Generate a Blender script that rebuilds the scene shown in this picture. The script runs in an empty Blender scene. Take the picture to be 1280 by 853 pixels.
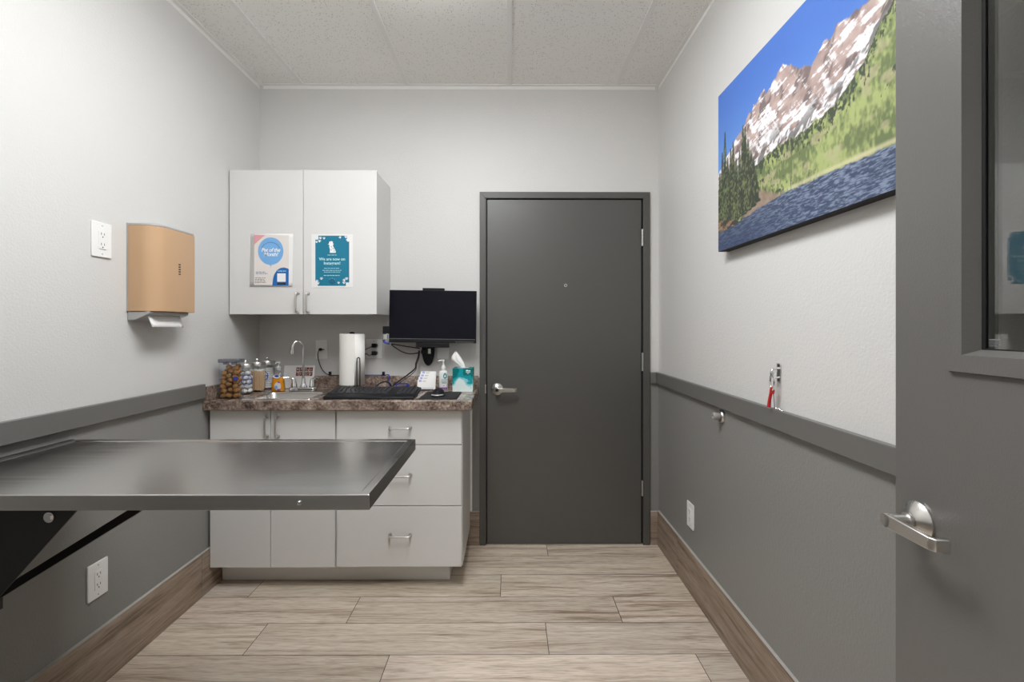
import bpy, bmesh, math, random
import numpy as np
from mathutils import Matrix, Vector, noise as mnoise

SC = bpy.context.scene
COL = SC.collection
random.seed(4)
PI = math.pi


# ------------------------------------------------------------------ colour / materials
def lin(c):
    c = c / 255.0
    return c / 12.92 if c <= 0.04045 else ((c + 0.055) / 1.055) ** 2.4


def S(r, g, b):
    return (lin(r), lin(g), lin(b), 1.0)


def new_mat(name):
    m = bpy.data.materials.new(name)
    m.use_nodes = True
    nt = m.node_tree
    b = nt.nodes['Principled BSDF']
    return m, nt, b


def nd(nt, kind, **kw):
    n = nt.nodes.new(kind)
    for k, v in kw.items():
        setattr(n, k, v)
    return n


def mat(name, col, rough=0.5, metal=0.0, bump=0.0, bscale=200.0, spec=0.5, var=0.0, vscale=20.0, coat=0.0):
    m, nt, b = new_mat(name)
    b.inputs['Base Color'].default_value = col
    b.inputs['Roughness'].default_value = rough
    b.inputs['Metallic'].default_value = metal
    b.inputs['Specular IOR Level'].default_value = spec
    b.inputs['Coat Weight'].default_value = coat
    tc = nd(nt, 'ShaderNodeTexCoord')
    n = nd(nt, 'ShaderNodeTexNoise')
    n.inputs['Scale'].default_value = vscale
    n.inputs['Detail'].default_value = 3
    nt.links.new(tc.outputs['Object'], n.inputs['Vector'])
    mx = nd(nt, 'ShaderNodeMix', data_type='RGBA')
    v = max(var, 0.015)
    mx.inputs['A'].default_value = tuple(c * (1 - v) for c in col[:3]) + (1,)
    mx.inputs['B'].default_value = tuple(min(1, c * (1 + v)) for c in col[:3]) + (1,)
    nt.links.new(n.outputs['Fac'], mx.inputs['Factor'])
    nt.links.new(mx.outputs['Result'], b.inputs['Base Color'])
    if bump:
        n2 = nd(nt, 'ShaderNodeTexNoise')
        n2.inputs['Scale'].default_value = bscale
        n2.inputs['Detail'].default_value = 2
        nt.links.new(tc.outputs['Object'], n2.inputs['Vector'])
        bp = nd(nt, 'ShaderNodeBump')
        bp.inputs['Strength'].default_value = bump
        bp.inputs['Distance'].default_value = 0.002
        nt.links.new(n2.outputs['Fac'], bp.inputs['Height'])
        nt.links.new(bp.outputs['Normal'], b.inputs['Normal'])
    return m


def wall_mat():
    """white above the chair rail, grey paint below, orange peel relief"""
    m, nt, b = new_mat('wall_paint')
    tc = nd(nt, 'ShaderNodeTexCoord')
    sep = nd(nt, 'ShaderNodeSeparateXYZ')
    nt.links.new(tc.outputs['Object'], sep.inputs[0])
    gt = nd(nt, 'ShaderNodeMath', operation='GREATER_THAN')
    gt.inputs[1].default_value = 0.985
    nt.links.new(sep.outputs['Z'], gt.inputs[0])
    mx = nd(nt, 'ShaderNodeMix', data_type='RGBA')
    mx.inputs['A'].default_value = (0.245, 0.241, 0.230, 1)
    mx.inputs['B'].default_value = (0.66, 0.653, 0.637, 1)
    nt.links.new(gt.outputs[0], mx.inputs['Factor'])
    nt.links.new(mx.outputs['Result'], b.inputs['Base Color'])
    b.inputs['Roughness'].default_value = 0.42
    b.inputs['Specular IOR Level'].default_value = 0.35
    n = nd(nt, 'ShaderNodeTexNoise')
    n.inputs['Scale'].default_value = 130
    n.inputs['Detail'].default_value = 3
    n.inputs['Roughness'].default_value = 0.55
    nt.links.new(tc.outputs['Object'], n.inputs['Vector'])
    bp = nd(nt, 'ShaderNodeBump')
    bp.inputs['Strength'].default_value = 0.34
    bp.inputs['Distance'].default_value = 0.004
    nt.links.new(n.outputs['Fac'], bp.inputs['Height'])
    nt.links.new(bp.outputs['Normal'], b.inputs['Normal'])
    return m


def ceiling_mat():
    m, nt, b = new_mat('ceiling_tile')
    tc = nd(nt, 'ShaderNodeTexCoord')
    v = nd(nt, 'ShaderNodeTexVoronoi')
    v.inputs['Scale'].default_value = 120
    nt.links.new(tc.outputs['Object'], v.inputs['Vector'])
    n = nd(nt, 'ShaderNodeTexNoise')
    n.inputs['Scale'].default_value = 60
    nt.links.new(tc.outputs['Object'], n.inputs['Vector'])
    # small pin holes, only in some of the cells
    a = nd(nt, 'ShaderNodeMath', operation='LESS_THAN')
    a.inputs[1].default_value = 0.25
    nt.links.new(v.outputs['Distance'], a.inputs[0])
    sepc = nd(nt, 'ShaderNodeSeparateColor')
    nt.links.new(v.outputs['Color'], sepc.inputs[0])
    g = nd(nt, 'ShaderNodeMath', operation='GREATER_THAN')
    g.inputs[1].default_value = 0.62
    nt.links.new(sepc.outputs[0], g.inputs[0])
    mu = nd(nt, 'ShaderNodeMath', operation='MULTIPLY')
    nt.links.new(a.outputs[0], mu.inputs[0])
    nt.links.new(g.outputs[0], mu.inputs[1])
    mx = nd(nt, 'ShaderNodeMix', data_type='RGBA')
    mx.inputs['A'].default_value = (0.88, 0.868, 0.84, 1)
    mx.inputs['B'].default_value = (0.42, 0.41, 0.39, 1)
    nt.links.new(mu.outputs[0], mx.inputs['Factor'])
    nt.links.new(mx.outputs['Result'], b.inputs['Base Color'])
    b.inputs['Roughness'].default_value = 0.9
    n2 = nd(nt, 'ShaderNodeTexNoise')
    n2.inputs['Scale'].default_value = 220
    nt.links.new(tc.outputs['Object'], n2.inputs['Vector'])
    bp = nd(nt, 'ShaderNodeBump')
    bp.inputs['Strength'].default_value = 0.3
    bp.inputs['Distance'].default_value = 0.003
    nt.links.new(n2.outputs['Fac'], bp.inputs['Height'])
    nt.links.new(bp.outputs['Normal'], b.inputs['Normal'])
    return m


def wood_mat(name, c_light, c_mid, c_dark, rough=0.42):
    """grain along U of the UV map (metres); the plank colour attribute shifts tone"""
    m, nt, b = new_mat(name)
    uv = nd(nt, 'ShaderNodeUVMap', uv_map='UVMap')
    # soft warp for the cathedral figure
    nw = nd(nt, 'ShaderNodeTexNoise')
    nw.inputs['Scale'].default_value = 1.6
    nw.inputs['Detail'].default_value = 2
    mpw = nd(nt, 'ShaderNodeMapping')
    mpw.inputs['Scale'].default_value = (1.0, 4.0, 1)
    nt.links.new(uv.outputs[0], mpw.inputs['Vector'])
    nt.links.new(mpw.outputs[0], nw.inputs['Vector'])
    mul = nd(nt, 'ShaderNodeVectorMath', operation='SCALE')
    mul.inputs['Scale'].default_value = 0.055
    nt.links.new(nw.outputs['Color'], mul.inputs[0])
    add = nd(nt, 'ShaderNodeVectorMath', operation='ADD')
    nt.links.new(uv.outputs[0], add.inputs[0])
    nt.links.new(mul.outputs[0], add.inputs[1])
    mp = nd(nt, 'ShaderNodeMapping')
    mp.inputs['Scale'].default_value = (1.6, 28, 1)
    nt.links.new(add.outputs[0], mp.inputs['Vector'])
    n1 = nd(nt, 'ShaderNodeTexNoise')
    n1.inputs['Scale'].default_value = 1.0
    n1.inputs['Detail'].default_value = 6
    n1.inputs['Roughness'].default_value = 0.68
    n1.inputs['Distortion'].default_value = 0.5
    nt.links.new(mp.outputs[0], n1.inputs['Vector'])
    mp2 = nd(nt, 'ShaderNodeMapping')
    mp2.inputs['Scale'].default_value = (13, 210, 1)
    nt.links.new(add.outputs[0], mp2.inputs['Vector'])
    n2 = nd(nt, 'ShaderNodeTexNoise')
    n2.inputs['Scale'].default_value = 1.0
    n2.inputs['Detail'].default_value = 3
    nt.links.new(mp2.outputs[0], n2.inputs['Vector'])
    ramp = nd(nt, 'ShaderNodeValToRGB')
    e = ramp.color_ramp.elements
    e[0].position = 0.34
    e[0].color = c_dark
    e[1].position = 0.66
    e[1].color = c_light
    mid = ramp.color_ramp.elements.new(0.47)
    mid.color = c_mid
    nt.links.new(n1.outputs['Fac'], ramp.inputs['Fac'])
    r2 = nd(nt, 'ShaderNodeValToRGB')
    r2.color_ramp.elements[0].position = 0.36
    r2.color_ramp.elements[0].color = (0.72, 0.69, 0.66, 1)
    r2.color_ramp.elements[1].position = 0.52
    r2.color_ramp.elements[1].color = (1, 1, 1, 1)
    nt.links.new(n2.outputs['Fac'], r2.inputs['Fac'])
    mm = nd(nt, 'ShaderNodeMix', data_type='RGBA', blend_type='MULTIPLY')
    mm.inputs['Factor'].default_value = 0.9
    nt.links.new(ramp.outputs['Color'], mm.inputs['A'])
    nt.links.new(r2.outputs['Color'], mm.inputs['B'])
    at = nd(nt, 'ShaderNodeAttribute', attribute_name='plank')
    m3 = nd(nt, 'ShaderNodeMix', data_type='RGBA', blend_type='MULTIPLY')
    m3.inputs['Factor'].default_value = 1
    nt.links.new(mm.outputs['Result'], m3.inputs['A'])
    nt.links.new(at.outputs['Color'], m3.inputs['B'])
    nt.links.new(m3.outputs['Result'], b.inputs['Base Color'])
    b.inputs['Roughness'].default_value = rough
    bp = nd(nt, 'ShaderNodeBump')
    bp.inputs['Strength'].default_value = 0.15
    bp.inputs['Distance'].default_value = 0.001
    nt.links.new(n2.outputs['Fac'], bp.inputs['Height'])
    nt.links.new(bp.outputs['Normal'], b.inputs['Normal'])
    return m


def laminate_mat():
    m, nt, b = new_mat('stone_laminate')
    tc = nd(nt, 'ShaderNodeTexCoord')
    n1 = nd(nt, 'ShaderNodeTexNoise')
    n1.inputs['Scale'].default_value = 75
    n1.inputs['Detail'].default_value = 6
    n1.inputs['Roughness'].default_value = 0.7
    n1.inputs['Distortion'].default_value = 0.4
    nt.links.new(tc.outputs['Object'], n1.inputs['Vector'])
    n0 = nd(nt, 'ShaderNodeTexNoise')
    n0.inputs['Scale'].default_value = 16
    n0.inputs['Detail'].default_value = 3
    nt.links.new(tc.outputs['Object'], n0.inputs['Vector'])
    ad = nd(nt, 'ShaderNodeMath', operation='MULTIPLY_ADD')
    ad.inputs[1].default_value = 0.45
    nt.links.new(n0.outputs['Fac'], ad.inputs[0])
    sc = nd(nt, 'ShaderNodeMath', operation='MULTIPLY')
    sc.inputs[1].default_value = 0.60
    nt.links.new(n1.outputs['Fac'], sc.inputs[0])
    nt.links.new(sc.outputs[0], ad.inputs[2])
    r = nd(nt, 'ShaderNodeValToRGB')
    els = r.color_ramp.elements
    els[0].position = 0.36
    els[0].color = S(56, 45, 40)
    els[1].position = 0.70
    els[1].color = S(212, 200, 188)
    for p, c in ((0.45, S(98, 82, 73)), (0.53, S(138, 121, 110)), (0.60, S(166, 150, 138))):
        x = els.new(p)
        x.color = c
    nt.links.new(ad.outputs[0], r.inputs['Fac'])
    nt.links.new(r.outputs['Color'], b.inputs['Base Color'])
    b.inputs['Roughness'].default_value = 0.26
    return m


def steel_mat(name, col, rough, axis='X', strength=0.06):
    m, nt, b = new_mat(name)
    tc = nd(nt, 'ShaderNodeTexCoord')
    mp = nd(nt, 'ShaderNodeMapping')
    mp.inputs['Scale'].default_value = (2.5, 70, 70) if axis == 'X' else (70, 70, 2.5)
    nt.links.new(tc.outputs['Object'], mp.inputs['Vector'])
    n = nd(nt, 'ShaderNodeTexNoise')
    n.inputs['Scale'].default_value = 1
    n.inputs['Detail'].default_value = 3
    nt.links.new(mp.outputs[0], n.inputs['Vector'])
    mr = nd(nt, 'ShaderNodeMapRange')
    mr.inputs['From Min'].default_value = 0.3
    mr.inputs['From Max'].default_value = 0.7
    mr.inputs['To Min'].default_value = rough * 0.9
    mr.inputs['To Max'].default_value = rough * 1.12
    nt.links.new(n.outputs['Fac'], mr.inputs['Value'])
    nt.links.new(mr.outputs[0], b.inputs['Roughness'])
    mx = nd(nt, 'ShaderNodeMix', data_type='RGBA')
    mx.inputs['A'].default_value = tuple(c * (1 - strength) for c in col[:3]) + (1,)
    mx.inputs['B'].default_value = tuple(min(1, c * (1 + strength)) for c in col[:3]) + (1,)
    nt.links.new(n.outputs['Fac'], mx.inputs['Factor'])
    nt.links.new(mx.outputs['Result'], b.inputs['Base Color'])
    b.inputs['Metallic'].default_value = 1
    return m


def clear_mat(name, tint=(1, 1, 1, 1), ior=1.45, rough=0.02, extra=0.0):
    """clear sheet: see-through with Fresnel reflection"""
    m = bpy.data.materials.new(name)
    m.use_nodes = True
    nt = m.node_tree
    nt.nodes.clear()
    out = nd(nt, 'ShaderNodeOutputMaterial')
    tr = nd(nt, 'ShaderNodeBsdfTransparent')
    tr.inputs['Color'].default_value = tint
    gl = nd(nt, 'ShaderNodeBsdfGlossy')
    gl.inputs['Roughness'].default_value = rough
    f0 = ((ior - 1) / (ior + 1)) ** 2
    lw = nd(nt, 'ShaderNodeLayerWeight')
    lw.inputs['Blend'].default_value = 0.5
    pw = nd(nt, 'ShaderNodeMath', operation='POWER')
    pw.inputs[1].default_value = 5
    nt.links.new(lw.outputs['Facing'], pw.inputs[0])
    ad = nd(nt, 'ShaderNodeMath', operation='MULTIPLY_ADD', use_clamp=True)
    ad.inputs[1].default_value = 1 - f0
    ad.inputs[2].default_value = f0 + extra
    nt.links.new(pw.outputs[0], ad.inputs[0])
    mx = nd(nt, 'ShaderNodeMixShader')
    nt.links.new(ad.outputs[0], mx.inputs['Fac'])
    nt.links.new(tr.outputs[0], mx.inputs[1])
    nt.links.new(gl.outputs[0], mx.inputs[2])
    nt.links.new(mx.outputs[0], out.inputs['Surface'])
    return m


def attr_mat(name, rough=0.6):
    m, nt, b = new_mat(name)
    a = nd(nt, 'ShaderNodeAttribute', attribute_name='print')
    nt.links.new(a.outputs['Color'], b.inputs['Base Color'])
    b.inputs['Roughness'].default_value = rough
    b.inputs['Specular IOR Level'].default_value = 0.25
    return m


M = {}
M['wall'] = wall_mat()
M['ceil'] = ceiling_mat()
M['grid'] = mat('grid_enamel', (0.83, 0.82, 0.80, 1), 0.5)
M['floor'] = wood_mat('floor_plank', S(224, 211, 197), S(206, 191, 175), S(158, 138, 119))
M['basew'] = wood_mat('baseboard_plank', S(170, 154, 139), S(146, 128, 112), S(104, 86, 72), 0.5)
M['grout'] = mat('grout', S(84, 74, 66), 0.9)
M['caulk'] = mat('caulk', S(168, 164, 158), 0.7)
M['rail'] = mat('grey_trim_paint', (0.15, 0.146, 0.137, 1), 0.40, bump=0.05, bscale=90)
M['door'] = mat('grey_door_paint', (0.076, 0.0735, 0.068, 1), 0.37, bump=0.2, bscale=260, spec=0.7)
M['door_lit'] = mat('grey_door_paint_lit', (0.128, 0.124, 0.116, 1), 0.36, bump=0.2, bscale=260, spec=0.6)  # same grey door paint, lightened so the near door looks lit
M['casing'] = mat('grey_casing_paint', (0.085, 0.082, 0.076, 1), 0.42, bump=0.1, bscale=120)
M['black'] = mat('black_gap', (0.006, 0.006, 0.006, 1), 0.8)
M['cab'] = mat('white_melamine', (0.69, 0.683, 0.668, 1), 0.4)
M['edge'] = mat('white_edge_band', (0.84, 0.835, 0.82, 1), 0.35)
M['toe'] = mat('grey_white_toe_panel', (0.70, 0.70, 0.69, 1), 0.5)
M['lam'] = laminate_mat()
M['nickel'] = steel_mat('satin_nickel', (0.66, 0.64, 0.61, 1), 0.30, 'Z', 0.02)
M['chrome'] = mat('chrome', (0.78, 0.78, 0.79, 1), 0.08, 1.0)
M['steel'] = steel_mat('brushed_steel', (0.56, 0.55, 0.53, 1), 0.22, 'X', 0.12)
M['steelrim'] = steel_mat('brushed_steel_rim', (0.55, 0.54, 0.52, 1), 0.3, 'X', 0.04)
M['sink'] = steel_mat('sink_steel', (0.62, 0.60, 0.57, 1), 0.26, 'X', 0.03)
M['blkmetal'] = mat('black_powder_coat', (0.012, 0.012, 0.012, 1), 0.45)
M['tan'] = mat('tan_plastic', S(196, 160, 124), 0.42)
M['silver'] = mat('silver_plastic', (0.47, 0.465, 0.46, 1), 0.35, 0.35)
M['paper'] = mat('white_paper', (0.84, 0.83, 0.81, 1), 0.85, bump=0.1, bscale=150)
M['towel'] = mat('white_towel_paper', (0.86, 0.84, 0.80, 1), 0.95, bump=0.5, bscale=300)
M['plate'] = mat('white_plate_plastic', (0.86, 0.855, 0.84, 1), 0.3)
M['slot'] = mat('dark_slot', (0.02, 0.02, 0.02, 1), 0.6)
M['blkplas'] = mat('black_plastic', (0.010, 0.010, 0.012, 1), 0.45, spec=0.25)
M['keys'] = mat('charcoal_key_plastic', (0.022, 0.022, 0.026, 1), 0.38, spec=0.4)
M['screen'] = mat('dark_screen', (0.006, 0.006, 0.011, 1), 0.18, spec=0.14)
M['greyline'] = mat('grey_bezel_line', (0.22, 0.22, 0.23, 1), 0.4)
M['fabric'] = mat('black_pad_cloth', (0.012, 0.012, 0.013, 1), 0.9, bump=0.2, bscale=900)
M['glass'] = clear_mat('clear_glass', (0.985, 0.99, 0.987, 1), 1.3)
M['doorglass'] = clear_mat('door_glass', (0.82, 0.83, 0.82, 1), 1.6, 0.0, 0.10)
M['plasclear'] = clear_mat('clear_plastic', (0.95, 0.955, 0.97, 1), 1.42, 0.06)
M['softplas'] = mat('translucent_white_plastic', (0.55, 0.56, 0.55, 1), 0.3)
M['smoke'] = clear_mat('grey_clear_lid', (0.55, 0.56, 0.62, 1), 1.5, 0.12, 0.06)
M['amber'] = mat('amber_soap', S(226, 148, 22), 0.2, coat=0.5)
M['treat'] = mat('biscuit', S(160, 114, 58), 0.75, bump=0.5, bscale=260, var=0.16, vscale=60)
M['cotton'] = mat('cotton', (0.86, 0.86, 0.86, 1), 0.95, bump=0.5, bscale=120)
M['stick'] = mat('pale_wood_stick', S(218, 184, 146), 0.7, var=0.1, vscale=90)
M['blue'] = mat('blue_print', S(44, 62, 160), 0.5)
M['navy'] = mat('blue_cable', S(34, 56, 150), 0.45)
M['cable'] = mat('black_cable', (0.012, 0.012, 0.012, 1), 0.5)
M['greycab'] = mat('grey_cord', S(120, 118, 112), 0.5)
M['red'] = mat('red_cord', S(176, 26, 30), 0.5)
M['brick'] = mat('dark_red_print', S(120, 44, 38), 0.6)
M['teal'] = mat('teal_print', S(0, 116, 146), 0.55)
M['tealdk'] = mat('deep_teal_print', S(8, 92, 124), 0.55)
M['tealtxt'] = mat('pale_teal_print', S(190, 232, 240), 0.55)
M['poster'] = mat('poster_paper', (0.80, 0.79, 0.775, 1), 0.6)
M['pinkish'] = mat('rose_print', S(224, 160, 166), 0.6)
M['cream'] = mat('cream_print', S(226, 220, 215), 0.6, var=0.04, vscale=220)
M['sky'] = mat('light_blue_print', S(118, 174, 226), 0.55)
M['royal'] = mat('royal_blue_print', S(14, 100, 176), 0.55)
M['inktext'] = mat('ink_print', S(96, 104, 138), 0.6)
M['white'] = mat('white_print', (0.86, 0.87, 0.88, 1), 0.55)
M['ink'] = mat('black_ink', (0.02, 0.02, 0.025, 1), 0.6)
M['purple'] = mat('purple_print', S(146, 66, 176), 0.5)
M['aqua'] = mat('teal_logo_print', S(22, 140, 146), 0.5)
M['lav'] = mat('lavender_print', S(160, 168, 222), 0.6)
M['wrap'] = mat('white_bottle_plastic', (0.84, 0.84, 0.83, 1), 0.35)
M['canvas'] = attr_mat('mountain_lake_print', 0.7)
M['canvasedge'] = mat('canvas_edge', S(36, 36, 40), 0.8, bump=0.3, bscale=700)
M['tissueprint'] = attr_mat('watercolour_print', 0.45)
M['rubber'] = mat('grey_rubber', S(150, 147, 142), 0.5)
lens, _nt, _b = new_mat('light_lens')
_b.inputs['Emission Color'].default_value = (0.97, 0.985, 1.0, 1)
_b.inputs['Emission Strength'].default_value = 17.0
M['lens'] = lens


# ------------------------------------------------------------------ objects
WM = {}


def tag(o, label=None, cat=None, group=None, kind=None):
    if label:
        o['label'] = label
    if cat:
        o['category'] = cat
    if group:
        o['group'] = group
    if kind:
        o['kind'] = kind
    return o


def thing(name, label, cat, loc=(0, 0, 0), rot=(0, 0, 0), group=None, kind=None):
    o = bpy.data.objects.new(name, None)
    COL.objects.link(o)
    o.empty_display_size = 0.02
    o.location = loc
    o.rotation_euler = rot
    WM[o] = Matrix.LocRotScale(Vector(loc), __import__('mathutils').Euler(rot), None)
    tag(o, label, cat, group, kind)
    return o


class MB:
    def __init__(s):
        s.bm = bmesh.new()

    def _x(s, verts, mx):
        if mx is not None:
            bmesh.ops.transform(s.bm, matrix=mx, verts=verts)

    def box(s, x0, x1, y0, y1, z0, z1, mx=None):
        r = bmesh.ops.create_cube(s.bm, size=1.0)
        for v in r['verts']:
            v.co = Vector(((x0 + x1) / 2 + v.co.x * (x1 - x0), (y0 + y1) / 2 + v.co.y * (y1 - y0), (z0 + z1) / 2 + v.co.z * (z1 - z0)))
        s._x(r['verts'], mx)
        return s

    def cyl(s, p0, p1, r0, r1=None, seg=24, mx=None):
        r1 = r0 if r1 is None else r1
        p0, p1 = Vector(p0), Vector(p1)
        d = p1 - p0
        r = bmesh.ops.create_cone(s.bm, cap_ends=True, segments=seg, radius1=r0, radius2=r1, depth=d.length)
        q = Vector((0, 0, 1)).rotation_difference(d.normalized()).to_matrix().to_4x4()
        bmesh.ops.transform(s.bm, matrix=Matrix.Translation((p0 + p1) / 2) @ q, verts=r['verts'])
        s._x(r['verts'], mx)
        return s

    def sphere(s, c, r, sc=(1, 1, 1), seg=16, mx=None):
        q = bmesh.ops.create_uvsphere(s.bm, u_segments=seg, v_segments=max(6, seg // 2), radius=r)
        for v in q['verts']:
            v.co = Vector(c) + Vector((v.co.x * sc[0], v.co.y * sc[1], v.co.z * sc[2]))
        s._x(q['verts'], mx)
        return s

    def lathe(s, prof, c=(0, 0, 0), seg=28, mx=None, sx=1, sy=1):
        """prof: (radius, z) pairs"""
        rings = []
        allv = []
        for r, z in prof:
            ring = []
            for k in range(seg):
                a = 2 * PI * k / seg
                v = s.bm.verts.new((c[0] + max(r, 1e-5) * math.cos(a) * sx, c[1] + max(r, 1e-5) * math.sin(a) * sy, c[2] + z))
                ring.append(v)
            rings.append(ring)
            allv += ring
        for a, b in zip(rings, rings[1:]):
            for k in range(seg):
                s.bm.faces.new((a[k], a[(k + 1) % seg], b[(k + 1) % seg], b[k]))
        s.bm.faces.new(list(reversed(rings[0])))
        s.bm.faces.new(rings[-1])
        s._x(allv, mx)
        return s

    def prism(s, poly, axis, a0, a1, mx=None):
        """poly: 2D points; axis 'x': (y,z), 'y': (x,z), 'z': (x,y)"""
        def P(p, a):
            return {'x': (a, p[0], p[1]), 'y': (p[0], a, p[1]), 'z': (p[0], p[1], a)}[axis]
        v0 = [s.bm.verts.new(P(p, a0)) for p in poly]
        v1 = [s.bm.verts.new(P(p, a1)) for p in poly]
        n = len(poly)
        s.bm.faces.new(v0)
        s.bm.faces.new(list(reversed(v1)))
        for k in range(n):
            s.bm.faces.new((v0[k], v1[k], v1[(k + 1) % n], v0[(k + 1) % n]))
        s._x(v0 + v1, mx)
        return s

    def sheet(s, poly, mx=None):
        v = [s.bm.verts.new(p) for p in poly]
        s.bm.faces.new(v)
        s._x(v, mx)
        return s

    def tube(s, pts, r, seg=10, smooth=True, sub=6, mx=None, caps=True):
        pts = [Vector(p) for p in pts]
        rs = r if isinstance(r, (list, tuple)) else [r] * len(pts)
        if smooth and len(pts) > 2:
            q, qr = [], []
            for i in range(len(pts) - 1):
                p0 = pts[max(i - 1, 0)]
                p1, p2 = pts[i], pts[i + 1]
                p3 = pts[min(i + 2, len(pts) - 1)]
                for k in range(sub):
                    t = k / sub
                    q.append(0.5 * ((2 * p1) + (p2 - p0) * t + (2 * p0 - 5 * p1 + 4 * p2 - p3) * t * t + (3 * p1 - p0 - 3 * p2 + p3) * t ** 3))
                    qr.append(rs[i] * (1 - t) + rs[i + 1] * t)
            q.append(pts[-1])
            qr.append(rs[-1])
            pts, rs = q, qr
        rings = []
        allv = []
        up = None
        for i, p in enumerate(pts):
            d = (pts[min(i + 1, len(pts) - 1)] - pts[max(i - 1, 0)]).normalized()
            if up is None:
                up = Vector((0, 0, 1)) if abs(d.z) < 0.9 else Vector((1, 0, 0))
            a = d.cross(up).normalized()
            up = a.cross(d).normalized()
            ring = [s.bm.verts.new(p + (a * math.cos(2 * PI * k / seg) + up * math.sin(2 * PI * k / seg)) * rs[i]) for k in range(seg)]
            rings.append(ring)
            allv += ring
        for a, b in zip(rings, rings[1:]):
            for k in range(seg):
                s.bm.faces.new((a[k], a[(k + 1) % seg], b[(k + 1) % seg], b[k]))
        if caps:
            s.bm.faces.new(list(reversed(rings[0])))
            s.bm.faces.new(rings[-1])
        s._x(allv, mx)
        return s

    def build(s, name, m, parent=None, bevel=0.0, smooth=True, local=False, seg=2):
        """verts are in world space unless local=True (the parent's own frame)"""
        bmesh.ops.recalc_face_normals(s.bm, faces=s.bm.faces)
        if parent is not None and not local:
            bmesh.ops.transform(s.bm, matrix=WM[parent].inverted(), verts=s.bm.verts)
        me = bpy.data.meshes.new(name)
        s.bm.to_mesh(me)
        s.bm.free()
        me.materials.append(m)
        if smooth:
            me.shade_smooth()
            me.set_sharp_from_angle(angle=math.radians(38))
        o = bpy.data.objects.new(name, me)
        COL.objects.link(o)
        if parent is not None:
            o.parent = parent
            WM[o] = WM[parent]
        else:
            WM[o] = Matrix.Identity(4)
        if bevel:
            b = o.modifiers.new('bevel', 'BEVEL')
            b.width = bevel
            b.segments = seg
            b.limit_method = 'ANGLE'
            b.angle_limit = math.radians(40)
            b.harden_normals = False
        return o


def rrect(x0, x1, y0, y1, r, n=5):
    pts = []
    for cx, cy, a in ((x1 - r, y1 - r, 0), (x0 + r, y1 - r, 90), (x0 + r, y0 + r, 180), (x1 - r, y0 + r, 270)):
        for k in range(n + 1):
            t = math.radians(a + 90 * k / n)
            pts.append((cx + r * math.cos(t), cy + r * math.sin(t)))
    return pts


def copy_tree(o, parent=None):
    c = o.copy()
    COL.objects.link(c)
    if parent is not None:
        c.parent = parent
    for ch in list(o.children):
        copy_tree(ch, c)
    return c


def text_mesh(name, body, size, m, parent, mx, align='CENTER', shear=0.0, bold=0.0, bend=None, local=True, spacing=1.0, lsp=1.0):
    """writing as a mesh; mx places the text plane (x right, y up) in the parent's frame"""
    cu = bpy.data.curves.new(name, 'FONT')
    cu.body = body
    cu.size = size
    cu.align_x = align
    cu.align_y = 'CENTER'
    cu.shear = shear
    cu.offset = bold
    cu.space_character = spacing
    cu.space_line = lsp
    cu.resolution_u = 3
    t = bpy.data.objects.new(name + '_src', cu)
    COL.objects.link(t)
    dg = bpy.context.evaluated_depsgraph_get()
    dg.update()
    me = bpy.data.meshes.new_from_object(t.evaluated_get(dg))
    COL.objects.unlink(t)
    bpy.data.objects.remove(t)
    me.name = name
    if bend:
        for v in me.vertices:
            a = v.co.x / bend
            v.co = Vector((math.sin(a) * bend, v.co.y, (math.cos(a) - 1) * bend))
    me.transform(mx)
    me.materials.clear()
    me.materials.append(m)
    o = bpy.data.objects.new(name, me)
    COL.objects.link(o)
    o.parent = parent
    WM[o] = WM[parent]
    return o


def frame_mx(origin, xdir, ydir):
    x, y = Vector(xdir).normalized(), Vector(ydir).normalized()
    z = x.cross(y)
    m = Matrix((x, y, z)).transposed().to_4x4()
    m.translation = Vector(origin)
    return m


FRONT = lambda o: frame_mx(o, (1, 0, 0), (0, 0, 1))     # a plane facing the room door side (-Y)


def struct(o, label, cat):
    return tag(o, label, cat, kind='structure')


# ------------------------------------------------------------------ room
XL, XR, ZC = -1.47, 0.88, 2.706
YF = -2.875          # room face of the front wall
HY = -4.55           # far end of the hallway

mb = MB()
mb.box(XL - 0.1, -0.142, 0, 0.1, 0, ZC)
mb.box(0.788, XR + 0.1, 0, 0.1, 0, ZC)
mb.box(-0.142, 0.788, 0, 0.1, 2.043, ZC)
struct(mb.build('wall_back', M['wall'], smooth=False), 'white and grey painted back wall around the closed grey door', 'wall')
struct(MB().box(XL - 0.1, XL, YF - 0.115, 0, 0, ZC).build('wall_left', M['wall'], smooth=False), 'left wall, white above the rail and grey below', 'wall')
struct(MB().box(XR, XR + 0.1, YF - 0.115, 0, 0, ZC).build('wall_right', M['wall'], smooth=False), 'right wall, white above the rail and grey below', 'wall')
mb = MB()
mb.box(XL, -0.26, YF - 0.115, YF, 0, ZC)
mb.box(0.745, XR, YF - 0.115, YF, 0, ZC)
mb.box(-0.26, 0.745, YF - 0.115, YF, 2.09, ZC)
struct(mb.build('wall_front', M['wall'], smooth=False), 'wall with the open doorway behind the camera', 'wall')
mb = MB()
mb.box(-2.5, 2.5, HY - 0.1, HY, 0, ZC)
mb.box(-2.6, -2.5, HY, YF - 0.115, 0, ZC)
mb.box(2.5, 2.6, HY, YF - 0.115, 0, ZC)
mb.box(-2.5, XL - 0.1, YF - 0.115, YF - 0.02, 0, ZC)
mb.box(XR + 0.1, 2.5, YF - 0.115, YF - 0.02, 0, ZC)
struct(mb.build('wall_hall', M['wall'], smooth=False), 'hallway walls beyond the open doorway', 'wall')
struct(MB().box(-2.6, 2.6, HY - 0.1, 0.1, ZC, ZC + 0.06).build('ceiling', M['ceil'], smooth=False), 'white speckled ceiling tiles', 'ceiling')

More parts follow.
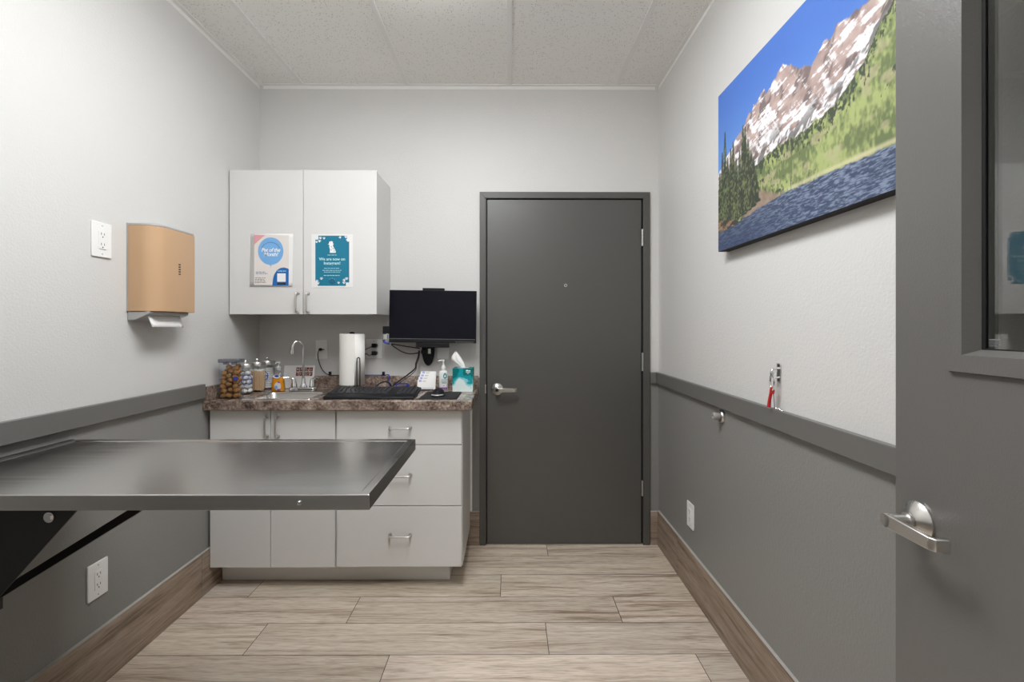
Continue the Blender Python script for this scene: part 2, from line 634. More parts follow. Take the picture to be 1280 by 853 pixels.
# floor planks: rows along X, real joints, one mesh
bm = bmesh.new()
uvl = bm.loops.layers.uv.new('UVMap')
cl = bm.loops.layers.float_color.new('plank')
P_W, P_L, G = 0.2065, 1.2, 0.0028
starts = {0: 0.216, 1: -0.32, 2: -0.044, 3: -0.709, 4: 0.155, 5: -0.47}
rng = random.Random(11)
row = 0
y1 = -0.145 + P_W
ORG = []
while y1 > HY:
    y0 = y1 - P_W
    off = starts.get(row, rng.uniform(-0.6, 0.6))
    x = off - 4 * P_L
    while x < 2.6:
        xa, xb = max(x, -2.5), min(x + P_L, 2.5)
        ya, yb = max(y0, HY), min(y1, 0.04)
        if xb > xa and yb > ya:
            u0, v0 = rng.uniform(0, 60), rng.uniform(0, 60)
            t = rng.uniform(0.86, 1.1)
            tint = (t * rng.uniform(0.985, 1.015), t, t * rng.uniform(0.96, 1.02), 1)
            co = [(xa + G / 2, ya + G / 2), (xb - G / 2, ya + G / 2), (xb - G / 2, yb - G / 2), (xa + G / 2, yb - G / 2)]
            f = bm.faces.new([bm.verts.new((c[0], c[1], 0.0)) for c in co])
            for lp, c in zip(f.loops, co):
                lp[uvl].uv = (u0 + c[0] - xa, v0 + c[1] - ya)
                lp[cl] = tint
        x += P_L
    y1 = y0
    row += 1
fb = bmesh.ops.create_cube(bm, size=1)
for v in fb['verts']:
    v.co = Vector((v.co.x * 5.2, (HY - 0.1 + 0.1) / 2 + v.co.y * (0.1 - HY + 0.1), -0.0265 + v.co.z * 0.05))
for f in {f for v in fb['verts'] for f in v.link_faces}:
    f.material_index = 1
bmesh.ops.recalc_face_normals(bm, faces=bm.faces)
for f in bm.faces:
    if f.material_index == 0 and f.normal.z < 0:
        f.normal_flip()
me = bpy.data.meshes.new('floor')
bm.to_mesh(me)
bm.free()
me.materials.append(M['floor'])
me.materials.append(M['grout'])
o = bpy.data.objects.new('floor', me)
COL.objects.link(o)
struct(o, 'pale wood-look plank floor', 'floor')


def baseboard(name, label, segs):
    """segs: (p0, p1, inward normal) boards of wood-look tile, z 0..0.203"""
    bm = bmesh.new()
    uvl = bm.loops.layers.uv.new('UVMap')
    cl = bm.loops.layers.float_color.new('plank')
    for p0, p1, nrm, h in segs:
        p0, p1, nrm = Vector(p0).to_3d(), Vector(p1).to_3d(), Vector(nrm).to_3d()
        L = (p1 - p0).length
        d = (p1 - p0) / L
        gap = 0.0012
        a, b = p0 + d * gap, p1 - d * gap
        T = 0.0105
        u0, v0 = rng.uniform(0, 60), rng.uniform(0, 60)
        t = rng.uniform(0.9, 1.08)
        H1 = h
        quads = [
            [(a + nrm * T, 0), (b + nrm * T, 0), (b + nrm * T, H1), (a + nrm * T, H1), 0],
            [(a + nrm * T, H1), (b + nrm * T, H1), (b, H1 + 0.003), (a, H1 + 0.003), 1],
            [(a, 0), (a + nrm * T, 0), (a + nrm * T, H1), (a, H1), 0],
            [(b + nrm * T, 0), (b, 0), (b, H1), (b + nrm * T, H1), 0],
            [(b, 0), (a, 0), (a, H1), (b, H1), 1]]
        for q in quads:
            vs = [bm.verts.new((c.x, c.y, z + 0.0006)) for c, z in q[:4]]
            f = bm.faces.new(vs)
            f.material_index = q[4]
            for lp, (c, z) in zip(f.loops, q[:4]):
                lp[uvl].uv = (u0 + (c - p0).dot(d), v0 + z)
                lp[cl] = (t, t, t, 1)
    bmesh.ops.recalc_face_normals(bm, faces=bm.faces)
    me = bpy.data.meshes.new(name)
    bm.to_mesh(me)
    bm.free()
    me.materials.append(M['basew'])
    me.materials.append(M['caulk'])
    o = bpy.data.objects.new(name, me)
    COL.objects.link(o)
    struct(o, label, 'baseboard')


baseboard('baseboard_left', 'wood-look baseboard along the left wall', [((XL, -0.012), (XL, -0.56), (1, 0), 0.205), ((XL, -0.56), (XL, -1.76), (1, 0), 0.205), ((XL, -1.76), (XL, YF + 0.012), (1, 0), 0.205)])
baseboard('baseboard_right', 'wood-look baseboard along the right wall', [((XR, -0.012), (XR, -0.36), (-1, 0), 0.203), ((XR, -0.36), (XR, -1.56), (-1, 0), 0.203), ((XR, -1.56), (XR, YF + 0.012), (-1, 0), 0.203)])
baseboard('baseboard_back', 'wood-look baseboard pieces on the back wall either side of the door', [((XL + 0.001, 0), (-0.86, 0), (0, -1), 0.195), ((-0.86, 0), (-0.176, 0), (0, -1), 0.195), ((0.828, 0), (XR - 0.001, 0), (0, -1), 0.195)])

# chair rail
mb = MB()
mb.box(XL, XL + 0.02, YF + 0.01, -0.545, 0.945, 1.012)
struct(mb.build('trim_1', M['rail'], bevel=0.002), 'grey painted chair rail on the left wall', 'trim')
mb = MB()
mb.box(XR - 0.02, XR, YF + 0.01, -0.001, 0.952, 1.017)
struct(mb.build('trim_2', M['rail'], bevel=0.002), 'grey painted chair rail on the right wall', 'trim')
mb = MB()
mb.box(0.828, XR - 0.021, -0.02, 0, 0.952, 1.017)
struct(mb.build('trim_3', M['rail'], bevel=0.002), 'short grey chair rail beside the back door', 'trim')

# ceiling grid (T bars and wall angle)
gx = [-1.214, -0.603, 0.0, 0.633]
for k, x in enumerate(gx):
    struct(MB().box(x - 0.012, x + 0.012, YF, -0.0225, ZC - 0.004, ZC).build('trim_%d' % (4 + k), M['grid'], bevel=0.0008), 'white ceiling grid bar running to the back wall', 'trim')
mb = MB()
mb.box(XL, XL + 0.022, YF, 0, ZC - 0.004, ZC)
mb.box(XL, XL + 0.0015, YF, 0, ZC - 0.022, ZC)
struct(mb.build('trim_8', M['grid'], smooth=False), 'white ceiling wall angle along the left wall', 'trim')
mb = MB()
mb.box(XR - 0.022, XR, YF, 0, ZC - 0.004, ZC)
mb.box(XR - 0.0015, XR, YF, 0, ZC - 0.022, ZC)
struct(mb.build('trim_9', M['grid'], smooth=False), 'white ceiling wall angle along the right wall', 'trim')
mb = MB()
mb.box(XL + 0.022, XR - 0.022, -0.022, 0, ZC - 0.004, ZC)
mb.box(XL + 0.022, XR - 0.022, -0.0015, 0, ZC - 0.022, ZC)
struct(mb.build('trim_10', M['grid'], smooth=False), 'white ceiling wall angle along the back wall', 'trim')


# ------------------------------------------------------------------ doors
def lever(parent, at, sgn, out, mx=None, name='lever_handle', length=0.105, local=False):
    """lever: conical rose, neck and flat arm with a returned tip.  built at origin: +y outwards, +x along the arm, then mx"""
    a = MB()
    a.lathe([(0.035, 0), (0.035, 0.004), (0.030, 0.009), (0.018, 0.016), (0.014, 0.018), (0.0, 0.018)], mx=mx @ Matrix.Rotation(-PI / 2, 4, 'X'), seg=36)
    rose = a.build('rose', M['nickel'], parent, local=local)
    b = MB()
    b.cyl((0, 0.015, 0), (0, 0.062, 0), 0.0115, seg=24, mx=mx)
    b.cyl((0, 0.019, 0), (0, 0.024, 0), 0.0145, seg=24, mx=mx)
    neck = b.build('neck', M['nickel'], parent, local=local)
    c = MB()
    poly = []
    for k in range(13):
        t = PI / 2 + PI * k / 12
        poly.append((0.0125 * math.cos(t), 0.0125 * math.sin(t)))
    poly += [(length, -0.0105), (length, 0.0105)]
    c.prism(poly, 'y', 0.052, 0.062, mx=mx)
    c.prism([(length - 0.001, 0.062), (length + 0.009, 0.057), (length + 0.013, 0.036), (length + 0.006, 0.034), (length + 0.002, 0.051), (length - 0.001, 0.052)], 'z', -0.0105, 0.0105, mx=mx)
    arm = c.build('arm', M['nickel'], parent, bevel=0.002, local=local)
    return rose, neck, arm


d1 = thing('door_1', 'closed grey painted door in the back wall', 'door', (0.324, 0, 0), kind='structure')
MB().box(-0.1315, 0.7765, -0.004, 0.04, 0.006, 2.033).build('door_leaf', M['door'], d1, bevel=0.0015)
mb = MB()   # casing, mitred at the top corners
mb.prism([(-0.176, 0), (-0.141, 0), (-0.141, 2.040), (-0.176, 2.077)], 'y', -0.013, 0)
mb.prism([(0.786, 0), (0.826, 0), (0.826, 2.077), (0.786, 2.040)], 'y', -0.013, 0)
mb.prism([(-0.176, 2.077), (-0.141, 2.040), (0.786, 2.040), (0.826, 2.077)], 'y', -0.013, 0)
mb.build('door_casing', M['casing'], d1, bevel=0.0015)
mb = MB()   # jamb lining behind the leaf
mb.box(-0.1405, -0.1355, 0.001, 0.099, 0, 2.0415)
mb.box(0.7805, 0.7865, 0.001, 0.099, 0, 2.0415)
mb.box(-0.1405, 0.7865, 0.001, 0.099, 2.0365, 2.0415)
mb.box(-0.1355, 0.7805, 0.045, 0.075, 0.004, 2.0365)
mb.build('jamb', M['black'], d1, smooth=False)
MB().box(-0.139, -0.1362, -0.008, 0.0, 0.002, 2.038).build('jamb_edge', M['casing'], d1, smooth=False)
for z0, z1 in ((1.76, 1.859), (1.024, 1.132), (0.290, 0.380)):
    mb = MB()
    n = 5
    for k in range(n):
        a = z0 + (z1 - z0) * k / n
        mb.cyl((0.7805, -0.0135, a + 0.0008), (0.7805, -0.0135, a + (z1 - z0) / n - 0.0008), 0.0058, seg=14)
    mb.box(0.7765, 0.7845, -0.0125, -0.004, z0, z1)
    mb.build('hinge', M['nickel'], d1)
mb = MB()
mb.cyl((0.33, -0.0075, 1.529), (0.33, -0.004, 1.529), 0.009, seg=20)
pe = mb.build('peephole', M['nickel'], d1)
MB().cyl((0.33, -0.0082, 1.529), (0.33, -0.0075, 1.529), 0.005, seg=16).build('lens', M['slot'], pe)
lever(d1, None, 1, 0.06, mx=Matrix.Translation((-0.073, -0.004, 0.918)) @ Matrix.Diagonal((1, -1, 1, 1)))
mb = MB()
mb.cyl((-0.073, -0.0675, 0.918), (-0.073, -0.066, 0.918), 0.0075, seg=18)
mb.build('key_cylinder', M['slot'], d1)
MB().box(-0.1445, -0.137, -0.0145, -0.012, 0.893, 0.945).build('strike_plate', M['nickel'], d1, bevel=0.001)
MB().box(-0.141, 0.786, -0.006, 0.06, 0.0004, 0.005).build('threshold', M['nickel'], d1, smooth=False)

# the near door, standing open against the right wall
HX, HYD, ANG = 0.71621, -2.85838, math.radians(87.881)
d2 = thing('door_2', 'open grey door with a glass lite at the right edge', 'door', (HX, HYD, 0), (0, 0, ANG), kind='structure')
DW, DT, DH = 0.911, 0.045, 2.033
LU0, LU1, LZ0, LZ1 = 0.156, 0.758, 1.241, 1.955      # clear opening
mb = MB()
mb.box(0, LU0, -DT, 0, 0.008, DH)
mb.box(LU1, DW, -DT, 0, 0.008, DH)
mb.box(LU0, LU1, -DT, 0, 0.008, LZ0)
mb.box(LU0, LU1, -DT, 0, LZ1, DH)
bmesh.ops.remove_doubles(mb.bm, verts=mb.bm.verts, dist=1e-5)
mb.build('door_leaf', M['door_lit'], d2, local=True, smooth=False)
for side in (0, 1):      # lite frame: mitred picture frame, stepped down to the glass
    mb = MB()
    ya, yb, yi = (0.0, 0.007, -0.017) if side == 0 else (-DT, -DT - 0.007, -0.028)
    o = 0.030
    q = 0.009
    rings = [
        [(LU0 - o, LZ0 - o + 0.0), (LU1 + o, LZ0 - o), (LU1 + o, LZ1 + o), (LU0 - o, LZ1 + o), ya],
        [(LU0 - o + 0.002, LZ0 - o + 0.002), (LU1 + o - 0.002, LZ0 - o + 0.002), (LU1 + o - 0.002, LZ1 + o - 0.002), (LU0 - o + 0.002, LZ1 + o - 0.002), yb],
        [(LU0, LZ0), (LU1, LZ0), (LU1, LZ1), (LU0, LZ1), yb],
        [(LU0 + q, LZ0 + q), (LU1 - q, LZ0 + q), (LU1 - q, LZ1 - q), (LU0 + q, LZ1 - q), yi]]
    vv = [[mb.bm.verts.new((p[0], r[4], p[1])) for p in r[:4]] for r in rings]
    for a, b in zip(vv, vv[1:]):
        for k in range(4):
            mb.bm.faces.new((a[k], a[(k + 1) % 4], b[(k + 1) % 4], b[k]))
    mb.build('lite_frame', M['door_lit'], d2, local=True, smooth=False)
q = 0.009
MB().box(LU0 + 0.001, LU1 - 0.001, -0.0255, -0.0195, LZ0 + 0.001, LZ1 - 0.001).build('lite_glass', M['doorglass'], d2, local=True, smooth=False)
mb = MB()
for a in ((LU1 - q - 0.006, LU1 - q, LZ0 + q, LZ1 - q), (LU0 + q, LU0 + q + 0.006, LZ0 + q, LZ1 - q), (LU0 + q, LU1 - q, LZ0 + q, LZ0 + q + 0.002)):
    mb.box(a[0], a[1], -0.0193, -0.0172, a[2], a[3])
mb.build('gasket', M['black'], d2, local=True, smooth=False)
mb = MB()
for k, (w, h) in enumerate(((0.020, 0.0016), (0.016, 0.0007), (0.020, 0.0007), (0.014, 0.0007), (0.018, 0.0007))):
    z = LZ0 + q + 0.016 - k * 0.0024
    mb.box(LU1 - q - 0.010 - w, LU1 - q - 0.010, -0.0194, -0.0192, z, z + h)
mb.build('glass_stamp', M['greyline'], d2, local=True, smooth=False)
lever(d2, None, 1, 0.06, mx=Matrix.Translation((0.853, 0, 0.933)) @ Matrix.Diagonal((-1, 1, 1, 1)), local=True, length=0.097)
for z in (0.25, 1.05, 1.8):
    MB().cyl((-0.004, -0.004, z), (-0.004, -0.004, z + 0.1), 0.006, seg=12).build('hinge', M['nickel'], d2, local=True)
mb = MB()
mb.box(-0.26, -0.235, YF - 0.115, YF + 0.001, 0, 2.065)
mb.box(0.722, 0.745, YF - 0.115, YF - 0.001, 0, 2.065)
mb.box(-0.26, 0.745, YF - 0.115, YF + 0.001, 2.065, 2.09)
struct(mb.build('trim_11', M['casing'], smooth=False), 'grey frame lining the open doorway', 'trim')

# ------------------------------------------------------------------ ceiling light (the room's lamp, above the frame)
LX0, LX1, LY0, LY1 = -0.59, -0.014, -2.22, -1.02
cl_ = thing('ceiling_light', 'recessed white ceiling light panel above the middle of the room', 'ceiling light', ((LX0 + LX1) / 2, (LY0 + LY1) / 2, ZC))
mb = MB()
mb.box(LX0, LX1, LY0, LY0 + 0.02, ZC - 0.007, ZC - 0.0005)
mb.box(LX0, LX1, LY1 - 0.02, LY1, ZC - 0.007, ZC - 0.0005)
mb.box(LX0, LX0 + 0.02, LY0 + 0.02, LY1 - 0.02, ZC - 0.007, ZC - 0.0005)
mb.box(LX1 - 0.02, LX1, LY0 + 0.02, LY1 - 0.02, ZC - 0.007, ZC - 0.0005)
mb.build('frame', M['grid'], cl_, smooth=False)
mb = MB()     # wraparound prismatic lens, hanging a little below the ceiling
q_ = [[mb.bm.verts.new((x, y, z)) for x, y in ((LX0 + i, LY0 + i), (LX1 - i, LY0 + i), (LX1 - i, LY1 - i), (LX0 + i, LY1 - i))] for i, z in ((0.021, ZC - 0.002), (0.023, ZC - 0.035), (0.06, ZC - 0.072))]
for a, c in zip(q_, q_[1:]):
    for k in range(4):
        mb.bm.faces.new((a[k], a[(k + 1) % 4], c[(k + 1) % 4], c[k]))
mb.bm.faces.new(q_[-1])
mb.build('diffuser', M['lens'], cl_, smooth=False)


def area(name, loc, sx, sy, power, col=(1, 0.965, 0.92), rot=(0, 0, 0)):
    l = bpy.data.lights.new(name, 'AREA')
    l.shape = 'RECTANGLE'
    l.size, l.size_y = sx, sy
    l.energy = power
    l.color = col
    o = bpy.data.objects.new(name, l)
    o.location = loc
    o.rotation_euler = rot
    COL.objects.link(o)
    return o


HALL_FILL_W = 25.0
area('hall_fill', (0.1, -3.75, ZC - 0.02), 0.6, 1.1, HALL_FILL_W, (0.97, 0.985, 1.0))  # added unseen source in the hallway, fills the room through the doorway

w = bpy.data.worlds.new('World')
SC.world = w
w.use_nodes = True
w.node_tree.nodes['Background'].inputs['Color'].default_value = (0.9, 0.9, 0.92, 1)
w.node_tree.nodes['Background'].inputs['Strength'].default_value = 0.2


# ------------------------------------------------------------------ cabinets
def pull(parent, p, axis, L=0.098, r=0.0042, off=0.027, out=(0, -1, 0)):
    """bowed bar pull standing off a front; p = middle on the face"""
    p = Vector(p)
    ax = Vector((1, 0, 0)) if axis == 'x' else Vector((0, 0, 1))
    ou = Vector(out)
    a, b = p - ax * L / 2, p + ax * L / 2
    mb = MB()
    mb.tube([a, a + ou * off * 0.75, a + ou * off + ax * 0.006, p + ou * (off + 0.001), b + ou * off - ax * 0.006, b + ou * off * 0.75, b], [r * 1.5, r * 1.1, r, r, r, r * 1.1, r * 1.5], seg=10, sub=4)
    mb.cyl(a, a + ou * 0.003, r * 2.1, seg=14)
    mb.cyl(b, b + ou * 0.003, r * 2.1, seg=14)
    return mb.build('handle', M['nickel'], parent)


uc = thing('wall_cabinet', 'white two-door wall cabinet hung above the sink counter', 'cabinet', (-1.08, -0.15, 1.35))
MB().box(-1.457, -0.701, -0.302, -0.001, 1.352, 2.103).build('carcass', M['cab'], uc, bevel=0.001)
UF = -0.321
for x0, x1, hx in ((-1.464, -1.0815, -1.107), (-1.0785, -0.696, -1.053)):
    d = MB().box(x0, x1, UF, -0.3035, 1.35, 2.105).build('door', M['cab'], uc, bevel=0.0012)
    pull(d, (hx, UF, 1.412), 'z')

lc = thing('base_cabinet', 'white base cabinet with two doors and three drawers under the counter', 'cabinet', (-0.85, -0.25, 0))
mb = MB()
mb.prism([(-0.481, 0.112), (-0.03, 0.112), (-0.03, 0.206), (-0.012, 0.206), (-0.012, 0.883), (-0.481, 0.883)], 'x', -1.455, -1.437)
mb.prism([(-0.481, 0.112), (-0.03, 0.112), (-0.03, 0.206), (-0.012, 0.206), (-0.012, 0.883), (-0.481, 0.883)], 'x', -0.249, -0.231)
mb.box(-1.437, -0.249, -0.481, -0.031, 0.112, 0.130)
mb.box(-1.437, -0.249, -0.024, -0.012, 0.206, 0.883)
mb.box(-0.866, -0.828, -0.481, -0.031, 0.130, 0.883)
mb.box(-1.437, -0.866, -0.481, -0.462, 0.860, 0.883)
mb.box(-0.828, -0.249, -0.481, -0.462, 0.130, 0.883)
mb.build('carcass', M['cab'], lc, smooth=False)
MB().box(-1.455, -0.303, -0.402, -0.05, 0.0015, 0.112).build('toe_kick', M['toe'], lc, bevel=0.001)
MB().box(-0.236, -0.220, -0.0115, -0.001, 0.2005, 0.884).build('scribe_strip', M['edge'], lc, bevel=0.001)
LF = -0.50
for x0, x1, hx in ((-1.4575, -1.1655, -1.179), (-1.1625, -0.8505, -1.127)):
    d = MB().box(x0, x1, LF, -0.4825, 0.113, 0.878).build('door', M['cab'], lc, bevel=0.0012)
    pull(d, (hx, LF, 0.802), 'z')
for z0, z1, hz in ((0.7115, 0.8775, 0.793), (0.4135, 0.7075, 0.562), (0.115, 0.4095, 0.270)):
    d = MB().box(-0.8415, -0.2345, LF, -0.4825, z0, z1).build('drawer', M['cab'], lc, bevel=0.0012)
    pull(d, (-0.533, LF, hz), 'x')

ct = thing('countertop', 'brown stone-look laminate countertop on the white base cabinet', 'countertop', (-0.83, -0.27, 0.884))
CX0, CX1, CY0, CT = -1.4685, -0.182, -0.54, 0.93
HX0, HX1, HY0, HY1 = -1.293, -0.982, -0.492, -0.158
mb = MB()
gxs, gys = [CX0, HX0, HX1, CX1], [CY0, HY0, HY1, -0.0015]
top = [[mb.bm.verts.new((x, y, CT)) for y in gys] for x in gxs]
bot = [[mb.bm.verts.new((x, y, 0.8845)) for y in gys] for x in gxs]
for i in range(3):
    for j in range(3):
        if (i, j) == (1, 1):
            continue
        mb.bm.faces.new((top[i][j], top[i + 1][j], top[i + 1][j + 1], top[i][j + 1]))
        mb.bm.faces.new((bot[i][j], bot[i][j + 1], bot[i + 1][j + 1], bot[i + 1][j]))
def _side(idx):
    for (a, b) in zip(idx, idx[1:] + idx[:1]):
        mb.bm.faces.new((top[a[0]][a[1]], top[b[0]][b[1]], bot[b[0]][b[1]], bot[a[0]][a[1]]))
_side([(0, 0), (1, 0), (2, 0), (3, 0), (3, 1), (3, 2), (3, 3), (2, 3), (1, 3), (0, 3), (0, 2), (0, 1)])
_side([(1, 1), (1, 2), (2, 2), (2, 1)])
mb.build('worktop', M['lam'], ct, bevel=0.0025)
MB().box(CX0 + 0.02, CX1 - 0.002, -0.0205, -0.0012, CT, 0.997).build('backsplash', M['lam'], ct, bevel=0.002)
MB().box(CX0, CX0 + 0.019, -0.53, -0.0012, CT, 0.997).build('side_splash', M['lam'], ct, bevel=0.002)

# sink
sk = thing('sink', 'small square stainless steel drop-in sink in the counter', 'sink', (-1.137, -0.325, CT))
mb = MB()
R_ = [(-1.308, -0.967, -0.507, -0.143, CT + 0.0004), (-1.306, -0.969, -0.505, -0.145, CT + 0.004), (-1.296, -0.979, -0.495, -0.150, CT + 0.005),
      (-1.284, -0.990, -0.484, -0.252, CT + 0.003), (-1.279, -0.995, -0.479, -0.257, CT - 0.006), (-1.268, -1.006, -0.468, -0.266, CT - 0.125), (-1.24, -1.034, -0.44, -0.29, CT - 0.140)]
rr = [0.012, 0.012, 0.010, 0.035, 0.035, 0.04, 0.03]
vv = []
for (x0, x1, y0, y1, z), r in zip(R_, rr):
    vv.append([mb.bm.verts.new((p[0], p[1], z)) for p in rrect(x0, x1, y0, y1, r, 5)])
for a, b in zip(vv, vv[1:]):
    n = len(a)
    for k in range(n):
        mb.bm.faces.new((a[k], a[(k + 1) % n], b[(k + 1) % n], b[k]))
mb.bm.faces.new(vv[-1])
mb.build('basin', M['sink'], sk)
mb = MB()
mb.lathe([(0.038, 0.0), (0.036, 0.003), (0.026, 0.003), (0.024, 0.0), (0.0, -0.0005)], c=(-1.137, -0.365, CT - 0.1395))
mb.build('drain', M['chrome'], sk)

fc = thing('faucet', 'chrome two-handle gooseneck faucet at the back of the sink', 'faucet', (-1.13, -0.2, CT + 0.005))
FZ = CT + 0.0052
mb = MB()
mb.prism(rrect(-1.206, -1.055, -0.228, -0.176, 0.025, 6), 'z', FZ, FZ + 0.020)
mb.build('base', M['chrome'], fc, bevel=0.004)
mb = MB()
mb.lathe([(0.019, 0), (0.019, 0.006), (0.013, 0.016), (0.0095, 0.03), (0.0085, 0.05), (0, 0.05)], c=(-1.128, -0.203, FZ + 0.020))
pts = [(-1.128, -0.203, FZ + 0.05), (-1.128, -0.203, 1.10), (-1.128, -0.203, 1.165)]
for k in range(1, 9):
    t = PI * k / 8 * 1.06
    pts.append((-1.128 - 0.020 * (1 - math.cos(t)) , -0.203 - 0.022 * (1 - math.cos(t)), 1.165 + 0.043 * math.sin(t)))
pts.append((pts[-1][0] - 0.001, pts[-1][1] - 0.001, 1.147))
mb.tube(pts, 0.0068, seg=14, sub=3)
e = Vector(pts[-1])
mb.cyl(e + Vector((0, 0, 0.012)), e - Vector((0, 0, 0.008)), 0.0095, seg=18)
mb.build('spout', M['chrome'], fc)
for hx, sg in ((-1.179, -1), (-1.081, 1)):
    mb = MB()
    mb.lathe([(0.0165, 0), (0.0165, 0.004), (0.0145, 0.016), (0.0115, 0.034), (0.009, 0.044), (0, 0.048)], c=(hx, -0.203, FZ + 0.0202))
    h = mb.build('handle', M['chrome'], fc)
    mb = MB()
    mb.tube([(hx, -0.203, FZ + 0.056), (hx + sg * 0.012, -0.206, FZ + 0.068), (hx + sg * 0.028, -0.216, FZ + 0.074), (hx + sg * 0.048, -0.228, FZ + 0.072)], [0.009, 0.007, 0.0052, 0.0058], seg=12)
    mb.build('lever', M['chrome'], h)

# ------------------------------------------------------------------ exam table
tb = thing('exam_table', 'stainless steel wall-mounted fold-down exam table in front of the cabinet', 'table', (-1.45, -1.52, 0.88))
TX0, TX1, TY0, TY1, TZ = -1.452, -0.315, -1.793, -1.250, 0.910
mb = MB()
b_ = 0.022
rings = [(TX0, TX1, TY0, TY1, TZ - 0.0355), (TX0, TX1, TY0, TY1, TZ - 0.002), (TX0 + 0.002, TX1 - 0.002, TY0 + 0.002, TY1 - 0.002, TZ),
         (TX0 + b_, TX1 - b_, TY0 + b_, TY1 - b_, TZ - 0.0002), (TX0 + b_ + 0.004, TX1 - b_ - 0.004, TY0 + b_ + 0.004, TY1 - b_ - 0.004, TZ - 0.0022)]
vv = [[mb.bm.verts.new(p) for p in ((r[0], r[2], r[4]), (r[1], r[2], r[4]), (r[1], r[3], r[4]), (r[0], r[3], r[4]))] for r in rings]
for a, c in zip(vv, vv[1:]):
    for k in range(4):
        mb.bm.faces.new((a[k], a[(k + 1) % 4], c[(k + 1) % 4], c[k]))
mb.bm.faces.new(vv[-1])
mb.bm.faces.new(list(reversed(vv[0])))
mb.build('tabletop', M['steel'], tb, smooth=False, bevel=0.0008)
mb = MB()
mb.lathe([(0.0055, 0), (0.0055, 0.002), (0.004, 0.0045), (0.0, 0.0055)], mx=Matrix.Translation((-0.472, TY0 - 0.0002, TZ - 0.0185)) @ Matrix.Rotation(PI / 2, 4, 'X'), seg=20)
mb.build('rivet', M['chrome'], tb)
mb = MB()     # wall hinge angle
mb.box(XL + 0.0005, XL + 0.017, TY0, TY1 + 0.004, TZ - 0.045, TZ - 0.001)
mb.box(XL + 0.0005, XL + 0.006, TY0, TY1 + 0.03, TZ - 0.10, TZ - 0.045)
mb.build('hinge_rail', M['blkmetal'], tb, smooth=False)
mb = MB()     # gusset bracket
gy = -1.715
mb.prism([(XL + 0.002, TZ - 0.037), (-0.985, TZ - 0.037), (-0.985, TZ - 0.047), (-1.03, TZ - 0.057), (XL + 0.002, 0.365)], 'y', gy - 0.002, gy + 0.002)
mb.box(XL + 0.002, -0.985, gy - 0.002, gy + 0.03, TZ - 0.0395, TZ - 0.0365)
mb.box(XL + 0.0015, XL + 0.005, gy - 0.002, gy + 0.03, 0.365, TZ - 0.04)
mb.build('gusset_bracket', M['blkmetal'], tb, smooth=False)
mb = MB()
mb.cyl((-1.098, gy - 0.008, TZ - 0.078), (-1.098, gy - 0.002, TZ - 0.078), 0.0125, seg=20)
mb.cyl((-1.098, gy - 0.011, TZ - 0.078), (-1.098, gy - 0.008, TZ - 0.078), 0.0085, seg=6)
mb.build('bolt', M['chrome'], tb)
sy = -1.50
st = MB()
p0, p1 = Vector((XL + 0.012, sy, 0.520)), Vector((-0.90, sy, TZ - 0.045))
dd = (p1 - p0).normalized()
ang = math.atan2(dd.z, dd.x)
st.box(0, (p1 - p0).length, -0.011, 0.011, -0.011, 0.011, mx=Matrix.Translation(p0) @ Matrix.Rotation(-ang, 4, 'Y'))
st.build('strut', M['blkmetal'], tb, bevel=0.001)
MB().box(XL + 0.0, XL + 0.02, sy - 0.016, sy + 0.016, 0.480, 0.535).build('strut_foot', M['blkmetal'], tb, bevel=0.001)
MB().box(-0.95, -0.87, sy - 0.016, sy + 0.016, TZ - 0.05, TZ - 0.0355).build('strut_cleat', M['blkmetal'], tb, bevel=0.001)

# ------------------------------------------------------------------ outlets and plates
def duplex(name, label, center, rotz, w=0.086, h=0.125, group='white duplex outlets'):
    """cover plate with a two-receptacle face, front towards local -y"""
    t = thing(name, label, 'outlet', center, (0, 0, rotz), group)
    mb = MB()
    mb.prism(rrect(-w / 2, w / 2, -h / 2, h / 2, 0.004, 3), 'y', -0.006, 0.0)
    mb.build('cover_plate', M['plate'], t, bevel=0.002, local=True)
    mb = MB()
    mb.prism(rrect(-0.0165, 0.0165, -0.0335, 0.0335, 0.004, 3), 'y', -0.0082, -0.006)
    f = mb.build('receptacle', M['plate'], t, bevel=0.0008, local=True)
    for s in (-1, 1):
        z = s * 0.0185
        MB().box(-0.0075, -0.0055, -0.0086, -0.0080, z - 0.001, z + 0.0075).build('slot', M['slot'], f, local=True, smooth=False)
        MB().box(0.0055, 0.0075, -0.0086, -0.0080, z - 0.001, z + 0.0065).build('slot', M['slot'], f, local=True, smooth=False)
        MB().cyl((0, -0.0086, z - 0.008), (0, -0.0080, z - 0.008), 0.0024, seg=10).build('ground_hole', M['slot'], f, local=True, smooth=False)
        MB().cyl((0, -0.0066, s * (h / 2 - 0.012)), (0, -0.0058, s * (h / 2 - 0.012)), 0.0022, seg=10).build('screw', M['rubber'], t, local=True, smooth=False)
    return t


duplex('wall_outlet', 'white outlet plate high on the white left wall beside the tan dispenser', (XL, -1.1245, 1.598), PI / 2)
duplex('wall_outlet', 'white outlet plate low on the grey left wall under the steel table', (XL, -1.1415, 0.386), PI / 2, 0.086, 0.128)
duplex('wall_outlet', 'white outlet plate low on the grey right wall', (XR, -0.519, 0.371), -PI / 2, 0.084, 0.122)

